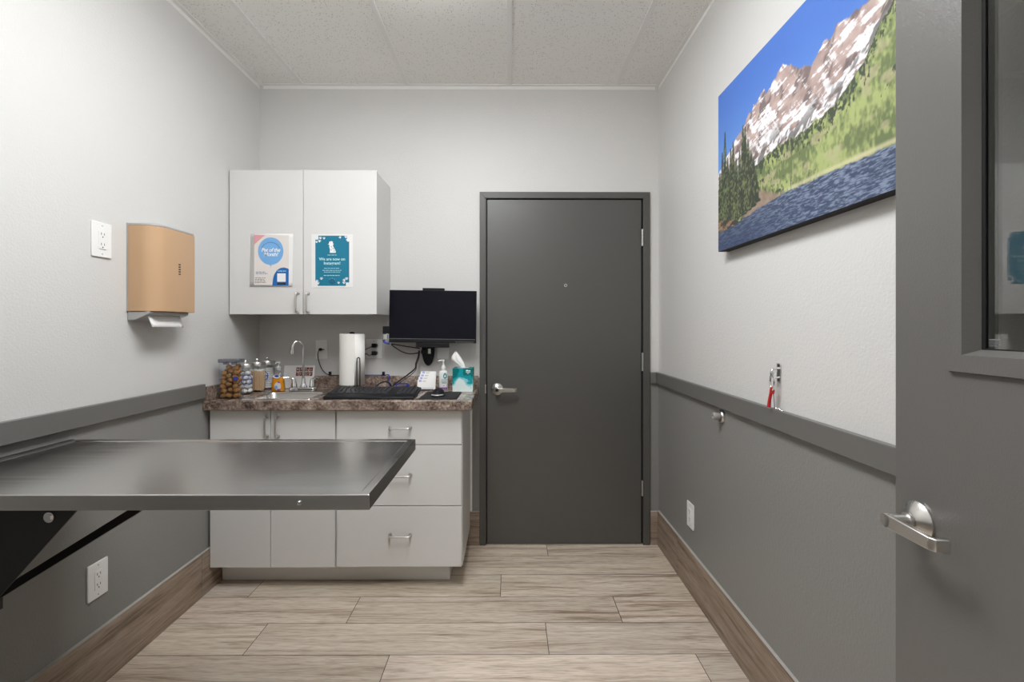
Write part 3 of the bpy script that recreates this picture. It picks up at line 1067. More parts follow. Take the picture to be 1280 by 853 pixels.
t = duplex('wall_outlet', 'white outlet plate with two plugs behind the paper towel roll', (-0.798, 0, 1.155), 0, 0.094, 0.112)
for z, sg in ((1.175, 1), (1.130, -1)):
    p = thing('power_plug', 'black plug in the %s socket of the outlet behind the paper towels' % ('upper' if sg > 0 else 'lower'), 'plug', (-0.789, -0.009, z))
    mb = MB()
    mb.prism([(-0.014, -0.012), (0.010, -0.012), (0.016, -0.004), (0.016, 0.006), (0.010, 0.012), (-0.014, 0.012)], 'y', -0.028, 0, mx=Matrix.Translation((-0.789, -0.009, z)))
    mb.build('body', M['blkplas'], p, bevel=0.002)
    mb = MB()
    mb.tube([(-0.802, -0.022, z - 0.003), (-0.815, -0.034, z - 0.012), (-0.835, -0.045, z - 0.012 - 0.01 * sg), (-0.85, -0.042, z - 0.035), (-0.862, -0.036, z - 0.07)], 0.0032, seg=8)
    mb.build('cord', M['greycab'], p)

wp = thing('data_plate', 'grey-white wall plate with a black connector behind the faucet', 'wall plate', (-1.104, 0, 1.151))
MB().box(-1.139, -1.069, -0.006, 0.0, 1.096, 1.206).build('cover_plate', M['plate'], wp, bevel=0.002)
for z in (1.192, 1.110):
    MB().cyl((-1.104, -0.0068, z), (-1.104, -0.006, z), 0.0026, seg=10).build('screw', M['nickel'], wp)
cc = thing('data_cable', 'thin black cable dropping from the plate behind the faucet to the backsplash', 'cable', (-1.108, -0.012, 1.152))
mb = MB()
mb.cyl((-1.108, -0.0085, 1.152), (-1.108, -0.024, 1.152), 0.0085, 0.0075, seg=14)
mb.cyl((-1.108, -0.021, 1.152), (-1.083, -0.021, 1.152), 0.0022, seg=8)
mb.build('connector', M['blkplas'], cc)
mb = MB()
mb.tube([(-1.112, -0.020, 1.151), (-1.120, -0.021, 1.124), (-1.115, -0.018, 1.08), (-1.096, -0.017, 1.035), (-1.066, -0.0155, 1.006), (-1.03, -0.0145, 1.0005), (-0.95, -0.0135, 1.0005), (-0.86, -0.0135, 1.0005)], 0.0027, seg=8)
mb.build('cord', M['cable'], cc)
for x, lab in ((-1.052, 'small black cable clip on the backsplash beside the faucet'), (-0.739, 'small dark cable clip on the backsplash right of the paper towels')):
    t = thing('cable_clip', lab, 'cable clip', (x, -0.008, 0.9975), group='cable clips')
    MB().box(x - 0.007, x + 0.007, -0.0195, -0.006, 1.0042, 1.022).build('clip', M['blkplas'], t, bevel=0.0015)
    MB().box(x - 0.009, x + 0.009, -0.0195, -0.003, 0.9972, 0.9976).build('foot', M['blkplas'], t, smooth=False)

sw = thing('light_switch', 'white rocker light switch plate on the wall under the monitor', 'light switch', (-0.392, 0, 1.15))
MB().box(-0.4265, -0.3575, -0.006, 0.0, 1.095, 1.207).build('cover_plate', M['plate'], sw, bevel=0.002)
MB().prism([(-0.006, 1.118), (-0.0095, 1.118), (-0.0075, 1.184), (-0.006, 1.184)], 'x', -0.4085, -0.3755).build('rocker', M['plate'], sw, bevel=0.0008)

# ------------------------------------------------------------------ towel dispenser on the left wall
dp = thing('paper_towel_dispenser', 'tan and silver paper towel dispenser on the left wall', 'dispenser', (XL, -0.885, 1.31))
Y0_, Y1_ = -1.005, -0.765
SWP = Matrix(((0, 1, 0, 0), (1, 0, 0, 0), (0, 0, 1, 0), (0, 0, 0, 1)))
mb = MB()   # silver back housing with the sloped chin, and the cap plate over the cover
mb.prism([(XL + 0.0003, 1.31), (XL + 0.030, 1.312), (XL + 0.082, 1.334), (XL + 0.086, 1.3455), (XL + 0.0003, 1.3455)], 'x', Y0_ + 0.003, Y1_ - 0.003, mx=SWP)
mb.build('chin', M['silver'], dp, bevel=0.003)
RC = 0.062
def disp_outline(g):
    pts = [(XL + 0.0005, Y0_ - g), (XL + 0.112 - RC, Y0_ - g)]
    for k in range(1, 13):
        t = PI / 2 * k / 12
        pts.append((XL + 0.112 - RC + (RC + g) * math.sin(t), Y0_ + RC - (RC + g) * math.cos(t)))
    pts += [(XL + 0.112 + g, Y1_ - 0.014), (XL + 0.109 + g, Y1_ - 0.004 + g), (XL + 0.100, Y1_ + g), (XL + 0.0005, Y1_ + g)]
    return pts
mb = MB()
mb.prism(disp_outline(-0.001), 'z', 1.677, 1.6855)
mb.build('cap_plate', M['silver'], dp, bevel=0.002)
mb = MB()
mb.prism([(x if k not in (0, len(disp_outline(0)) - 1) else XL + 0.006, y) for k, (x, y) in enumerate(disp_outline(0.001))], 'z', 1.346, 1.6765)
mb.build('cover', M['tan'], dp, bevel=0.0015)
MB().box(XL + 0.0003, XL + 0.006, Y0_ - 0.0015, Y1_ + 0.0015, 1.346, 1.6855).build('back_plate', M['silver'], dp, smooth=False)
for k in range(5):
    z = 1.499 + k * 0.0098
    MB().box(XL + 0.1128, XL + 0.1136, -0.876, -0.864, z, z + 0.0052).build('level_slot', M['slot'], dp, smooth=False)
MB().box(XL + 0.1130, XL + 0.1136, -0.806, -0.785, 1.655, 1.659).build('emblem', M['silver'], dp, smooth=False)
tw = thing('folded_towel', 'white folded paper towel hanging from the tan dispenser', 'paper towel', (XL + 0.07, -0.9, 1.28))
mb = MB()
n = 9
for k in range(2):
    y0, y1 = -0.985, -0.80
    pr = []
    zt = 1.334
    for j in range(n):
        f = j / (n - 1)
        y = y0 + (y1 - y0) * f
        pr.append(y)
    off = 0.0018 * k
    va = [[mb.bm.verts.new((XL + 0.060 + 0.022 * s + off + 0.0025 * math.sin(6 * y + s * 2), y, zt - 0.052 * s - 0.003 * math.sin(9 * y + 1) * s)) for s in (0, 0.35, 0.7, 1)] for y in pr]
    for a, c in zip(va, va[1:]):
        for q_ in range(3):
            mb.bm.faces.new((a[q_], c[q_], c[q_ + 1], a[q_ + 1]))
ob = mb.build('sheet', M['paper'], tw)
sm = ob.modifiers.new('solid', 'SOLIDIFY')
sm.thickness = 0.0007


# ------------------------------------------------------------------ canvas print
def vnoise(u, v, fu, fv, seed):
    r = np.random.RandomState(seed)
    nu, nv = int(fu) + 3, int(fv) + 3
    g = r.rand(nu, nv)
    a, b = u * fu, v * fv
    i, j = np.floor(a).astype(int) % (nu - 1), np.floor(b).astype(int) % (nv - 1)
    fa, fb_ = a - np.floor(a), b - np.floor(b)
    fa, fb_ = fa * fa * (3 - 2 * fa), fb_ * fb_ * (3 - 2 * fb_)
    return (g[i, j] * (1 - fa) + g[i + 1, j] * fa) * (1 - fb_) + (g[i, j + 1] * (1 - fa) + g[i + 1, j + 1] * fa) * fb_


def fbm(u, v, fu, fv, seed, octv=4, gain=0.55):
    t, amp, tot = 0, 1.0, 0
    for k in range(octv):
        t = t + amp * vnoise(u, v, fu * 2 ** k, fv * 2 ** k, seed + k * 7)
        tot += amp
        amp *= gain
    return t / tot


def L3(r, g, b):
    return np.array([lin(r), lin(g), lin(b)])


def mixc(a, b, t):
    t = np.clip(t, 0, 1)[..., None]
    return a * (1 - t) + b * t


def sstep(a, b, x):
    t = np.clip((x - a) / (b - a), 0, 1)
    return t * t * (3 - 2 * t)


NU, NV = 440, 380
uu, vv_ = np.meshgrid(np.linspace(0, 1, NU), np.linspace(0, 1, NV), indexing='ij')
ridge = np.interp(uu, [0, .10, .133, .186, .27, .33, .378, .395, .425, .466, .497, .53, .561, .596, .616, .635, .649, .671, .70, .748, .78, .808, .842, .88, .93, 1.0],
                  [.50, .585, .602, .645, .714, .735, .775, .735, .750, .797, .812, .775, .749, .705, .712, .69, .674, .70, .735, .738, .765, .739, .755, .73, .76, .72])
ridge = ridge + (fbm(uu, uu * 0, 46, 1, 5, 3) - 0.5) * 0.035
snowl = np.interp(uu, [0, .25, .337, .456, .561, .709, .796, .864, .905, .97, 1], [.36, .40, .40, .42, .415, .43, .47, .53, .60, .68, .71]) + (fbm(uu, uu * 0, 30, 1, 9, 3) - 0.5) * 0.04
shore = np.interp(uu, [0, .17, .337, .43, .511, .709, .97, 1], [.118, .128, .160, .168, .172, .168, .158, .157])
sky = mixc(L3(96, 146, 214), L3(60, 108, 192), sstep(0.35, 1.0, vv_ + 0.12 * uu))
col = sky.copy()
# rock and snow
tilt = vv_ * 1.0 - (uu * 0.22)
strata = fbm(uu, tilt, 16, 62, 21, 4, 0.65)
big = fbm(uu, vv_, 15, 15, 33, 5, 0.62)
couloir = fbm(uu + vv_ * 0.45, vv_ * 0.6, 38, 8, 41, 4, 0.65)
rockc = mixc(L3(150, 126, 120), L3(196, 174, 166), fbm(uu, vv_, 24, 24, 51, 3) * 1.5 - 0.3)
rockc = mixc(rockc, L3(92, 80, 82), sstep(0.53, 0.68, fbm(uu - vv_ * 0.4, vv_, 22, 9, 61, 4)) * 0.8)
sn = sstep(0.545, 0.625, 0.50 * strata + 0.30 * couloir + 0.28 * big - 0.02 + 0.10 * (1 - sstep(0.0, 0.28, vv_ - snowl)))
mount = mixc(rockc, L3(232, 228, 230) * np.ones_like(col), sn)
scree = sstep(0.52, 0.60, fbm(uu - 0.5 * vv_, vv_, 26, 14, 71, 4)) * (1 - sstep(0.02, 0.15, vv_ - snowl))
mount = mixc(mount, L3(72, 72, 70) * np.ones_like(col), scree * 0.85)
mk = sstep(-0.004, 0.004, ridge - vv_)
col = mixc(col, mount, mk)
# green slope
g1 = 0.6 * fbm(uu + 0.3 * vv_, vv_, 9, 11, 81, 4) + 0.4 * fbm(uu, vv_, 110, 40, 83, 2)
green = mixc(L3(98, 112, 66) * np.ones_like(col), L3(160, 172, 106) * np.ones_like(col), sstep(0.35, 0.65, g1))
green = mixc(green, L3(176, 168, 132) * np.ones_like(col), sstep(0.58, 0.72, fbm(uu, vv_, 16, 20, 91, 3)) * 0.6)
con = fbm(uu, vv_, 130, 50, 101, 3, 0.6)
upd = 1 - sstep(0.0, 0.16, snowl - vv_)            # conifers crowd the upper edge ...
lowd = (1 - sstep(0.0, 0.10, vv_ - shore)) * (1 - sstep(0.5, 0.8, uu))     # ... and the shore at the left
dens = np.maximum(np.maximum(upd * 0.9, lowd * 0.95), (1 - sstep(0.30, 0.62, uu)) * 0.6)
diag = sstep(0.54, 0.66, fbm(uu - vv_ * 0.8, vv_, 14, 7, 111, 3)) * 0.6
dens = np.maximum(dens, diag)
green = mixc(green, L3(52, 64, 42) * np.ones_like(col), sstep(0.0, 0.10, con - (0.86 - 0.52 * dens)))
green = mixc(green, L3(206, 200, 160) * np.ones_like(col), (1 - sstep(0.0, 0.018, np.abs(vv_ - shore - 0.012))) * sstep(0.4, 0.6, uu) * 0.7)
col = mixc(col, green, sstep(-0.004, 0.004, snowl - vv_))
# scree patch by the shore
pk = sstep(0.0, 0.03, np.interp(uu, [.25, .30, .36, .44, .52, .53], [.23, .285, .262, .215, .17, .10]) - vv_)
rk = mixc(L3(120, 100, 84) * np.ones_like(col), L3(164, 144, 124) * np.ones_like(col), fbm(uu, vv_, 40, 40, 121, 3))
col = mixc(col, rk, pk * sstep(0.2, 0.26, uu))
# lake
rip = fbm(uu, vv_, 46, 210, 131, 3, 0.7)
lake = mixc(L3(44, 60, 90) * np.ones_like(col), L3(122, 136, 162) * np.ones_like(col), sstep(0.40, 0.72, rip) * (0.45 + 0.55 * sstep(0.1, 0.8, uu)))
lake = mixc(lake, L3(30, 52, 92) * np.ones_like(col), (1 - sstep(0, .14, vv_)) * (1 - sstep(0.2, 0.7, uu)) * 0.6)
col = mixc(col, lake, sstep(-0.003, 0.003, shore + (fbm(uu, uu * 0, 60, 1, 141, 2) - .5) * 0.01 - vv_))
# spruces at the left
rs = np.random.RandomState(3)
spr = [(0.015, .50), (0.04, .62), (0.065, .735), (0.09, .56), (0.118, .60), (0.14, .63), (0.165, .52), (0.195, .55), (0.222, .68), (0.240, .66), (0.262, .58), (0.285, .50), (0.305, .44), (0.325, .34), (0.20, .45), (0.10, .47), (0.29, .30)]
for cx, top in spr:
    base = np.interp(cx, [0, .15, .34], [.13, .14, .19]) + rs.rand() * 0.03
    fr = np.clip((top - vv_) / (top - base), 0, 1)
    wd = 0.003 + 0.026 * fr ** 0.8 * (0.6 + 0.75 * vnoise(uu, vv_, 3, 64, int(cx * 1000)))
    inside = sstep(-0.006, 0.004, wd - np.abs(uu - cx)) * (vv_ < top) * (vv_ > base)
    shade = fbm(uu, vv_, 120, 70, 151 + int(cx * 999), 2) + (cx - uu) * 8
    tc_ = mixc(L3(36, 46, 32) * np.ones_like(col), L3(112, 122, 76) * np.ones_like(col), sstep(0.45, 0.9, shade))
    col = mixc(col, tc_, inside)
bank = sstep(0, 0.01, np.interp(uu, [0, .08, .16, .22], [.20, .185, .16, .12]) - vv_) * (vv_ > shore) * (uu < 0.24)
col = mixc(col, mixc(L3(52, 44, 36) * np.ones_like(col), L3(150, 122, 92) * np.ones_like(col), sstep(0.45, 0.7, fbm(uu, vv_, 30, 50, 171, 3))), bank)
col = col * 0.9 + 0.03      # the slightly washed ink of a canvas print

cv = thing('canvas_print', 'canvas photo of snowy peaks, green slope and lake on the right wall', 'picture', (XR, -1.394, 1.587))
CY_A, CY_B, CZ0, CZ1, CF = -0.925, -1.863, 1.587, 2.212, XR - 0.040
verts = np.stack([np.full(uu.shape, CF - 0.0004 - XR), (CY_A + (CY_B - CY_A) * uu) + 1.394, (CZ1 - CZ0) * vv_], -1).reshape(-1, 3)
idx = np.arange(NU * NV).reshape(NU, NV)
faces = np.stack([idx[:-1, :-1], idx[1:, :-1], idx[1:, 1:], idx[:-1, 1:]], -1).reshape(-1, 4)
me = bpy.data.meshes.new('printed_face')
me.from_pydata(verts.tolist(), [], faces.tolist())
ca = me.color_attributes.new('print', 'FLOAT_COLOR', 'POINT')
rgba = np.concatenate([col.reshape(-1, 3), np.ones((NU * NV, 1))], 1).astype(np.float32)
ca.data.foreach_set('color', rgba.ravel())
me.materials.append(M['canvas'])
o = bpy.data.objects.new('printed_face', me)
COL.objects.link(o)
o.parent = cv
MB().box(CF, XR - 0.0004, CY_B, CY_A, CZ0, CZ1).build('stretcher', M['canvasedge'], cv, smooth=False)

# ------------------------------------------------------------------ posters on the wall cabinet
def sheet_layers(parent, layers, base):
    """layers: (name, material, polygon in mm from the sheet's lower left corner, lift)"""
    for name, m, polys, lift in layers:
        mb = MB()
        for p in polys:
            mb.sheet([(base[0] + x / 1000, base[1] - lift, base[2] + z / 1000) for x, z in p])
        mb.build(name, m, parent, smooth=False)


def ell(cx, cz, rx, rz, n=36, a0=0, a1=360):
    return [(cx + rx * math.cos(math.radians(a0 + (a1 - a0) * k / n)), cz + rz * math.sin(math.radians(a0 + (a1 - a0) * k / n))) for k in range(n if a1 - a0 == 360 else n + 1)]


def rct(x0, x1, z0, z1):
    return [(x0, z0), (x1, z0), (x1, z1), (x0, z1)]


def words(x0, x1, z, h, r, center=False):
    """a line of print too small to read: word-length dashes"""
    out, x = [], x0
    while x < x1:
        l = min(r.uniform(6, 17), x1 - x)
        out.append(rct(x, x + l, z, z + h))
        x += l + 3.0
    return out


def paw(cx, cz, s, a=0):
    q = [ell(cx, cz, s * 0.55, s * 0.46, 14)]
    for k in range(4):
        t = math.radians(35 + 37 * k + a)
        q.append(ell(cx + s * 0.92 * math.cos(t), cz + s * 0.92 * math.sin(t), s * 0.24, s * 0.3, 10))
    return q


pr_ = random.Random(5)
PY = UF - 0.0008
# sheet one: balloon
pt = thing('poster', 'white poster with a blue balloon taped to the left cabinet door', 'poster', (-1.357, UF, 1.496))
bx = (-1.357, PY, 1.496)
mb = MB()
W_, H_ = 222, 276
n = 10
cv_ = []
for k in range(n + 1):
    f = k / n
    cv_.append([mb.bm.verts.new((bx[0] + (W_ * s + 3 * f) / 1000, PY - 0.003 * (1 - f) ** 2.2, bx[2] + H_ * f / 1000)) for s in (0, 1)])
for a, c in zip(cv_, cv_[1:]):
    mb.bm.faces.new((a[0], a[1], c[1], c[0]))
ob = mb.build('sheet', M['poster'], pt)
sm = ob.modifiers.new('solid', 'SOLIDIFY')
sm.thickness = 0.0003
pb = (bx[0], PY - 0.0033, bx[2])
arch = [(118, 4), (122, 40), (128, 62), (142, 84), (160, 96), (180, 99), (198, 94), (204, 90), (203, 4)]
sheet_layers(pt, [
    ('printed_panel', M['cream'], [rct(24, 204, 8, 268)], 0.0),
    ('rose_corner', M['pinkish'], [[(24, 268), (24, 218), (80, 268)]], 0.0003),
    ('balloon', M['sky'], [ell(110, 184, 66, 72, 48), [(104, 107), (116, 107), (111, 114), (109, 114)]], 0.0005),
    ('balloon_string', M['inktext'], [rct(109.6, 110.4, 96, 107)], 0.0004),
    ('blue_arch', M['royal'], [arch], 0.0005),
    ('code_panel', M['white'], [rct(144, 188, 24, 68)], 0.0008),
    ('button', M['ink'], [rct(144, 188, 9, 20)], 0.0008),
    ('small_print', M['inktext'], words(32, 84, 73, 3.2, pr_) + words(32, 94, 65, 3.2, pr_) + words(28, 82, 42, 3.2, pr_) + words(28, 76, 34, 3.2, pr_) + words(28, 82, 26, 3.2, pr_) + words(28, 86, 18, 3.2, pr_), 0.0006),
    ('arch_print', M['tealtxt'], words(146, 190, 78, 4, pr_), 0.0008),
    ('balloon_print', M['inktext'], [[(110 + (r0) * math.cos(math.radians(a)), 178 + (r0) * math.sin(math.radians(a))) for a, r0 in ((t, 50), (t + 5, 50), (t + 5, 53.5), (t, 53.5))] for t in range(28, 152, 7)], 0.0008),
], pb)
text_mesh('title', 'Pet of the\nMonth!', 0.027, M['white'], pt, WM[pt].inverted() @ FRONT((pb[0] + 0.110, pb[1] - 0.0009, pb[2] + 0.178)), shear=0.25, bold=0.0006, spacing=0.92, lsp=0.85)

# sheet two: teal
pt = thing('poster', 'teal poster with a white dog and paw prints taped to the right cabinet door', 'poster', (-1.036, UF, 1.491))
bx = (-1.036, PY, 1.491)
W_, H_ = 216, 279
MB().box(bx[0], bx[0] + W_ / 1000, PY - 0.0003, PY, bx[2], bx[2] + H_ / 1000).build('sheet', M['poster'], pt, smooth=False)
pb = (bx[0], PY - 0.0005, bx[2])
ti = [(33, 8), (180, 8), (180, 26), (197, 26), (197, 240), (186, 240), (186, 250), (186, 271), (36, 271), (36, 250), (20, 250), (20, 34), (33, 34)]
dog = [(96, 181), (97, 199), (93, 212), (94, 222), (86, 226), (88, 233), (96, 240), (106, 242), (113, 238), (116, 228), (112, 220), (117, 208), (124, 196), (128, 186), (127, 181)]
paws = []
for cx, cz, s, a in ((28, 236, 7, 20), (42, 240, 8, -10), (47, 256, 8, 10), (66, 255, 7, 0), (150, 260, 7, 20), (180, 262, 8, 0), (186, 247, 6, 10),
                     (52, 44, 8, 0), (30, 32, 7, 0), (36, 20, 8, 20), (142, 22, 7, 0), (170, 22, 8, 0), (172, 36, 8, 20), (184, 44, 8, 0)):
    paws += paw(cx, cz, s, a)
sheet_layers(pt, [
    ('teal_panel', M['teal'], [ti], 0.0),
    ('dog', M['white'], [dog], 0.0006),
    ('dog_spots', M['ink'], [ell(89, 232, 3, 5, 12), ell(100, 233, 1.6, 1.6, 8), ell(104, 214, 2.4, 2, 10), ell(114, 203, 2.6, 2.2, 10), ell(104, 196, 2, 2.4, 10), ell(119, 190, 2.4, 2, 10), ell(107, 207, 1.6, 1.6, 8), ell(114, 233, 2.2, 3.6, 10)], 0.0009),
    ('paw_prints', M['white'], paws, 0.0006),
    ('badge', M['tealdk'], [ell(108, 30, 16, 15, 28)], 0.0005),
    ('badge_print', M['tealtxt'], [[(108 + r0 * math.cos(math.radians(a)), 30 + r0 * math.sin(math.radians(a))) for a, r0 in ((t, 17), (t + 7, 17), (t + 7, 19), (t, 19))] for t in (35, 52, 80, 88, 115, 132)], 0.0008),
    ('small_print', M['tealtxt'], words(84, 132, 168, 2.6, pr_) + words(66, 146, 99, 2.4, pr_) + words(58, 158, 88, 2.4, pr_) + words(66, 150, 79, 2.6, pr_) + words(64, 150, 61, 3, pr_), 0.0006),
], pb)
text_mesh('title', 'We are now on\nInstagram!', 0.0215, M['tealtxt'], pt, WM[pt].inverted() @ FRONT((pb[0] + 0.108, pb[1] - 0.0008, pb[2] + 0.137)), bold=0.0004, spacing=0.98)

# ------------------------------------------------------------------ monitor
mo = thing('monitor', 'black flat monitor mounted on the wall beside the door', 'monitor', (-0.4325, -0.13, 1.342), (0, math.radians(0.75), 0))
MW, MH = 0.490, 0.295
mb = MB()
mb.box(-MW / 2, MW / 2, 0.0, 0.012, -MH / 2, MH / 2)
mb.box(-MW / 2 + 0.03, MW / 2 - 0.03, 0.012, 0.034, -MH / 2 + 0.02, MH / 2 - 0.04)
mb.build('case', M['blkplas'], mo, bevel=0.002, local=True)
MB().box(-MW / 2 + 0.003, MW / 2 - 0.003, -0.0012, 0.0, -MH / 2 + 0.023, MH / 2 - 0.003).build('screen', M['screen'], mo, local=True, smooth=False)
mb = MB()
mb.box(-MW / 2 + 0.002, MW / 2 - 0.004, -0.0016, 0.0, -MH / 2 + 0.0205, -MH / 2 + 0.0225)
mb.build('bezel_line', M['greyline'], mo, local=True, smooth=False)
mb = MB()
for k in range(9):
    x = MW / 2 - 0.115 + k * 0.0115
    mb.box(x, x + 0.008, -0.0008, 0.0, -MH / 2 + 0.005, -MH / 2 + 0.0075)
mb.build('button_marks', M['greyline'], mo, local=True, smooth=False)
MB().box(-0.060, 0.063, 0.004, 0.022, MH / 2 + 0.0002, MH / 2 + 0.0135).build('webcam', M['blkplas'], mo, bevel=0.0015, local=True)
MB().box(-0.092, 0.092, -0.004, 0.030, -MH / 2 - 0.026, -MH / 2 - 0.0004).build('sound_bar', M['blkplas'], mo, bevel=0.002, local=True)

mm_ = thing('monitor_mount', 'black oval wall mount with swivel arm under the monitor', 'mount', (-0.477, -0.005, 1.15))
mb = MB()
el = [(-0.477 + 0.0375 * math.cos(2 * PI * k / 40), 1.158 + 0.101 * math.sin(2 * PI * k / 40)) for k in range(40)]
mb.prism(el, 'y', -0.022, -0.0006)
mb.build('wall_plate', M['blkplas'], mm_, bevel=0.006, seg=3)
mb = MB()
mb.cyl((-0.470, -0.042, 1.122), (-0.470, -0.042, 1.215), 0.014, seg=20)
mb.box(-0.485, -0.455, -0.042, -0.02, 1.16, 1.20)
mb.prism([(-0.485, 1.205), (-0.40, 1.30), (-0.38, 1.28), (-0.46, 1.195)], 'y', -0.055, -0.035)
mb.box(-0.48, -0.38, -0.0945, -0.0350, 1.29, 1.39)
mb.build('swivel_arm', M['blkplas'], mm_, bevel=0.002)
mb = MB()
mb.cyl((-0.463, -0.058, 1.130), (-0.463, -0.058, 1.158), 0.009, seg=18)
mb.build('knuckle', M['nickel'], mm_)
MB().box(-0.512, -0.472, -0.054, -0.022, 1.128, 1.150).build('clamp', M['blkplas'], mm_, bevel=0.003)

us = thing('usb_hub', 'small black and silver plugs hanging at the left edge of the monitor', 'usb hub', (-0.70, -0.11, 1.25))
MB().box(-0.716, -0.680, -0.122, -0.104, 1.245, 1.288).build('plug', M['blkplas'], us, bevel=0.002)
mb = MB()
mb.box(-0.713, -0.690, -0.120, -0.107, 1.212, 1.2448)
mb.build('shell', M['chrome'], us, bevel=0.002)
mb = MB()
mb.tube([(-0.712, -0.113, 1.212), (-0.708, -0.113, 1.198), (-0.694, -0.113, 1.192), (-0.680, -0.112, 1.190)], 0.006, seg=8)
mb.build('blue_tail', M['navy'], us)


def cable(name, label, pts, r, m, extra=None):
    mb = MB()
    mb.tube(pts, r, seg=8, sub=5)
    o = mb.build(name, m)
    tag(o, label, 'cable')
    return o


cable('monitor_cable', 'black cable running nearly straight from the monitor corner to the wall mount', [(-0.672, -0.105, 1.188), (-0.62, -0.095, 1.178), (-0.566, -0.075, 1.168), (-0.518, -0.060, 1.160)], 0.0032, M['cable'])
cable('monitor_cable', 'black cable sagging in a loop below the left corner of the monitor', [(-0.668, -0.118, 1.184), (-0.640, -0.112, 1.162), (-0.606, -0.10, 1.141), (-0.568, -0.085, 1.130), (-0.526, -0.070, 1.135), (-0.515, -0.064, 1.142)], 0.0036, M['cable'])
cable('monitor_cable', 'black cable pair dropping from the wall mount to the counter behind the keyboard', [(-0.522, -0.060, 1.148), (-0.526, -0.066, 1.112), (-0.538, -0.072, 1.075), (-0.542, -0.078, 1.046), (-0.575, -0.082, 1.016), (-0.610, -0.084, 0.990), (-0.650, -0.088, 0.962), (-0.668, -0.09, 0.946)], 0.0042, M['cable'])
cable('power_cable', 'thin black cable beside the dropping pair below the monitor mount', [(-0.516, -0.070, 1.135), (-0.521, -0.078, 1.10), (-0.531, -0.086, 1.07), (-0.535, -0.092, 1.040), (-0.560, -0.098, 1.012), (-0.60, -0.103, 0.984), (-0.645, -0.11, 0.950), (-0.66, -0.118, 0.9345)], 0.0022, M['cable'])
cable('network_cable', 'blue cable along the top of the backsplash and down behind the keyboard', [(-0.86, -0.0105, 1.0012), (-0.80, -0.0105, 1.0012), (-0.739, -0.0105, 1.0012), (-0.712, -0.014, 1.0035), (-0.702, -0.028, 0.998), (-0.702, -0.032, 0.970), (-0.696, -0.044, 0.945), (-0.668, -0.066, 0.9365), (-0.63, -0.085, 0.940), (-0.60, -0.075, 0.944), (-0.572, -0.056, 0.939), (-0.548, -0.050, 0.9345)], 0.0027, M['navy'])
cable('network_cable', 'coiled blue cable heaped on the counter behind the keyboard', [(-0.688, -0.115, 0.9335), (-0.66, -0.145, 0.9340), (-0.618, -0.155, 0.940), (-0.582, -0.140, 0.950), (-0.57, -0.115, 0.957), (-0.59, -0.098, 0.962), (-0.625, -0.103, 0.962), (-0.642, -0.125, 0.956), (-0.62, -0.160, 0.949), (-0.585, -0.167, 0.944), (-0.556, -0.150, 0.9365)], 0.0032, M['navy'])
cable('power_cable', 'thick black cable arching up behind the keyboard beside the paper towels', [(-0.748, -0.185, 0.9350), (-0.740, -0.165, 0.955), (-0.718, -0.140, 0.972), (-0.692, -0.125, 0.974), (-0.675, -0.11, 0.958), (-0.672, -0.10, 0.9352)], 0.0042, M['cable'])
cable('power_cable', 'black cable loop lying behind the right half of the keyboard', [(-0.70, -0.185, 0.9340), (-0.665, -0.190, 0.944), (-0.625, -0.192, 0.9475), (-0.575, -0.192, 0.942), (-0.535, -0.165, 0.940), (-0.53, -0.120, 0.946), (-0.55, -0.105, 0.943), (-0.575, -0.09, 0.9345)], 0.0038, M['cable'])
pk_ = thing('cable_adapter', 'small grey adapter block among the cables behind the keyboard', 'adapter', (-0.618, -0.235, CT))
MB().box(-0.645, -0.602, -0.248, -0.222, CT + 0.0004, CT + 0.018).build('block', M['greycab'], pk_, bevel=0.002)
MB().box(-0.602, -0.590, -0.241, -0.229, CT + 0.004, CT + 0.014).build('plug', M['chrome'], pk_, bevel=0.001)

# ------------------------------------------------------------------ keyboard, mouse, pad
kb = thing('keyboard', 'black full-size keyboard with palm rest on the counter', 'keyboard', (-0.69, -0.388, CT))
KW = 0.445
mb = MB()
prof = [(-0.106, 0.0006), (-0.106, 0.010), (-0.098, 0.014), (-0.050, 0.020), (0.088, 0.036), (0.098, 0.034), (0.100, 0.028), (0.100, 0.022), (-0.03, 0.0006)]
mb.prism(prof, 'x', -KW / 2, KW / 2)
mb.build('body', M['blkplas'], kb, bevel=0.003, local=True)
for s in (-1, 1):
    MB().box(s * 0.19 - 0.012, s * 0.19 + 0.012, 0.080, 0.088, 0.0005, 0.026).build('foot', M['blkplas'], kb, local=True, smooth=False)
sl = math.atan2(0.016, 0.138)
kmesh = None
rows = 6
cols = [15, 15, 14, 14, 13, 9]
def kpos(y):
    return 0.020 + (y + 0.050) * math.tan(sl)
def keymesh(w, d):
    b = bmesh.new()
    r = bmesh.ops.create_cube(b, size=1)
    for v in r['verts']:
        top = v.co.z > 0
        s = 0.80 if top else 1.0
        v.co = Vector((v.co.x * w * s, v.co.y * d * (0.82 if top else 1.0) + (0.001 if top else 0), 0.0035 if top else -0.002))
    me = bpy.data.meshes.new('key')
    b.to_mesh(me)
    b.free()
    me.materials.append(M['keys'])
    return me
kcache = {}
def key(x, y, w, d):
    k_ = (round(w, 4), round(d, 4))
    if k_ not in kcache:
        kcache[k_] = keymesh(w, d)
    o = bpy.data.objects.new('key', kcache[k_])
    COL.objects.link(o)
    o.parent = kb
    o.location = (x, y, kpos(y) + 0.002)
    o.rotation_euler = (sl, 0, 0)
nk = 0
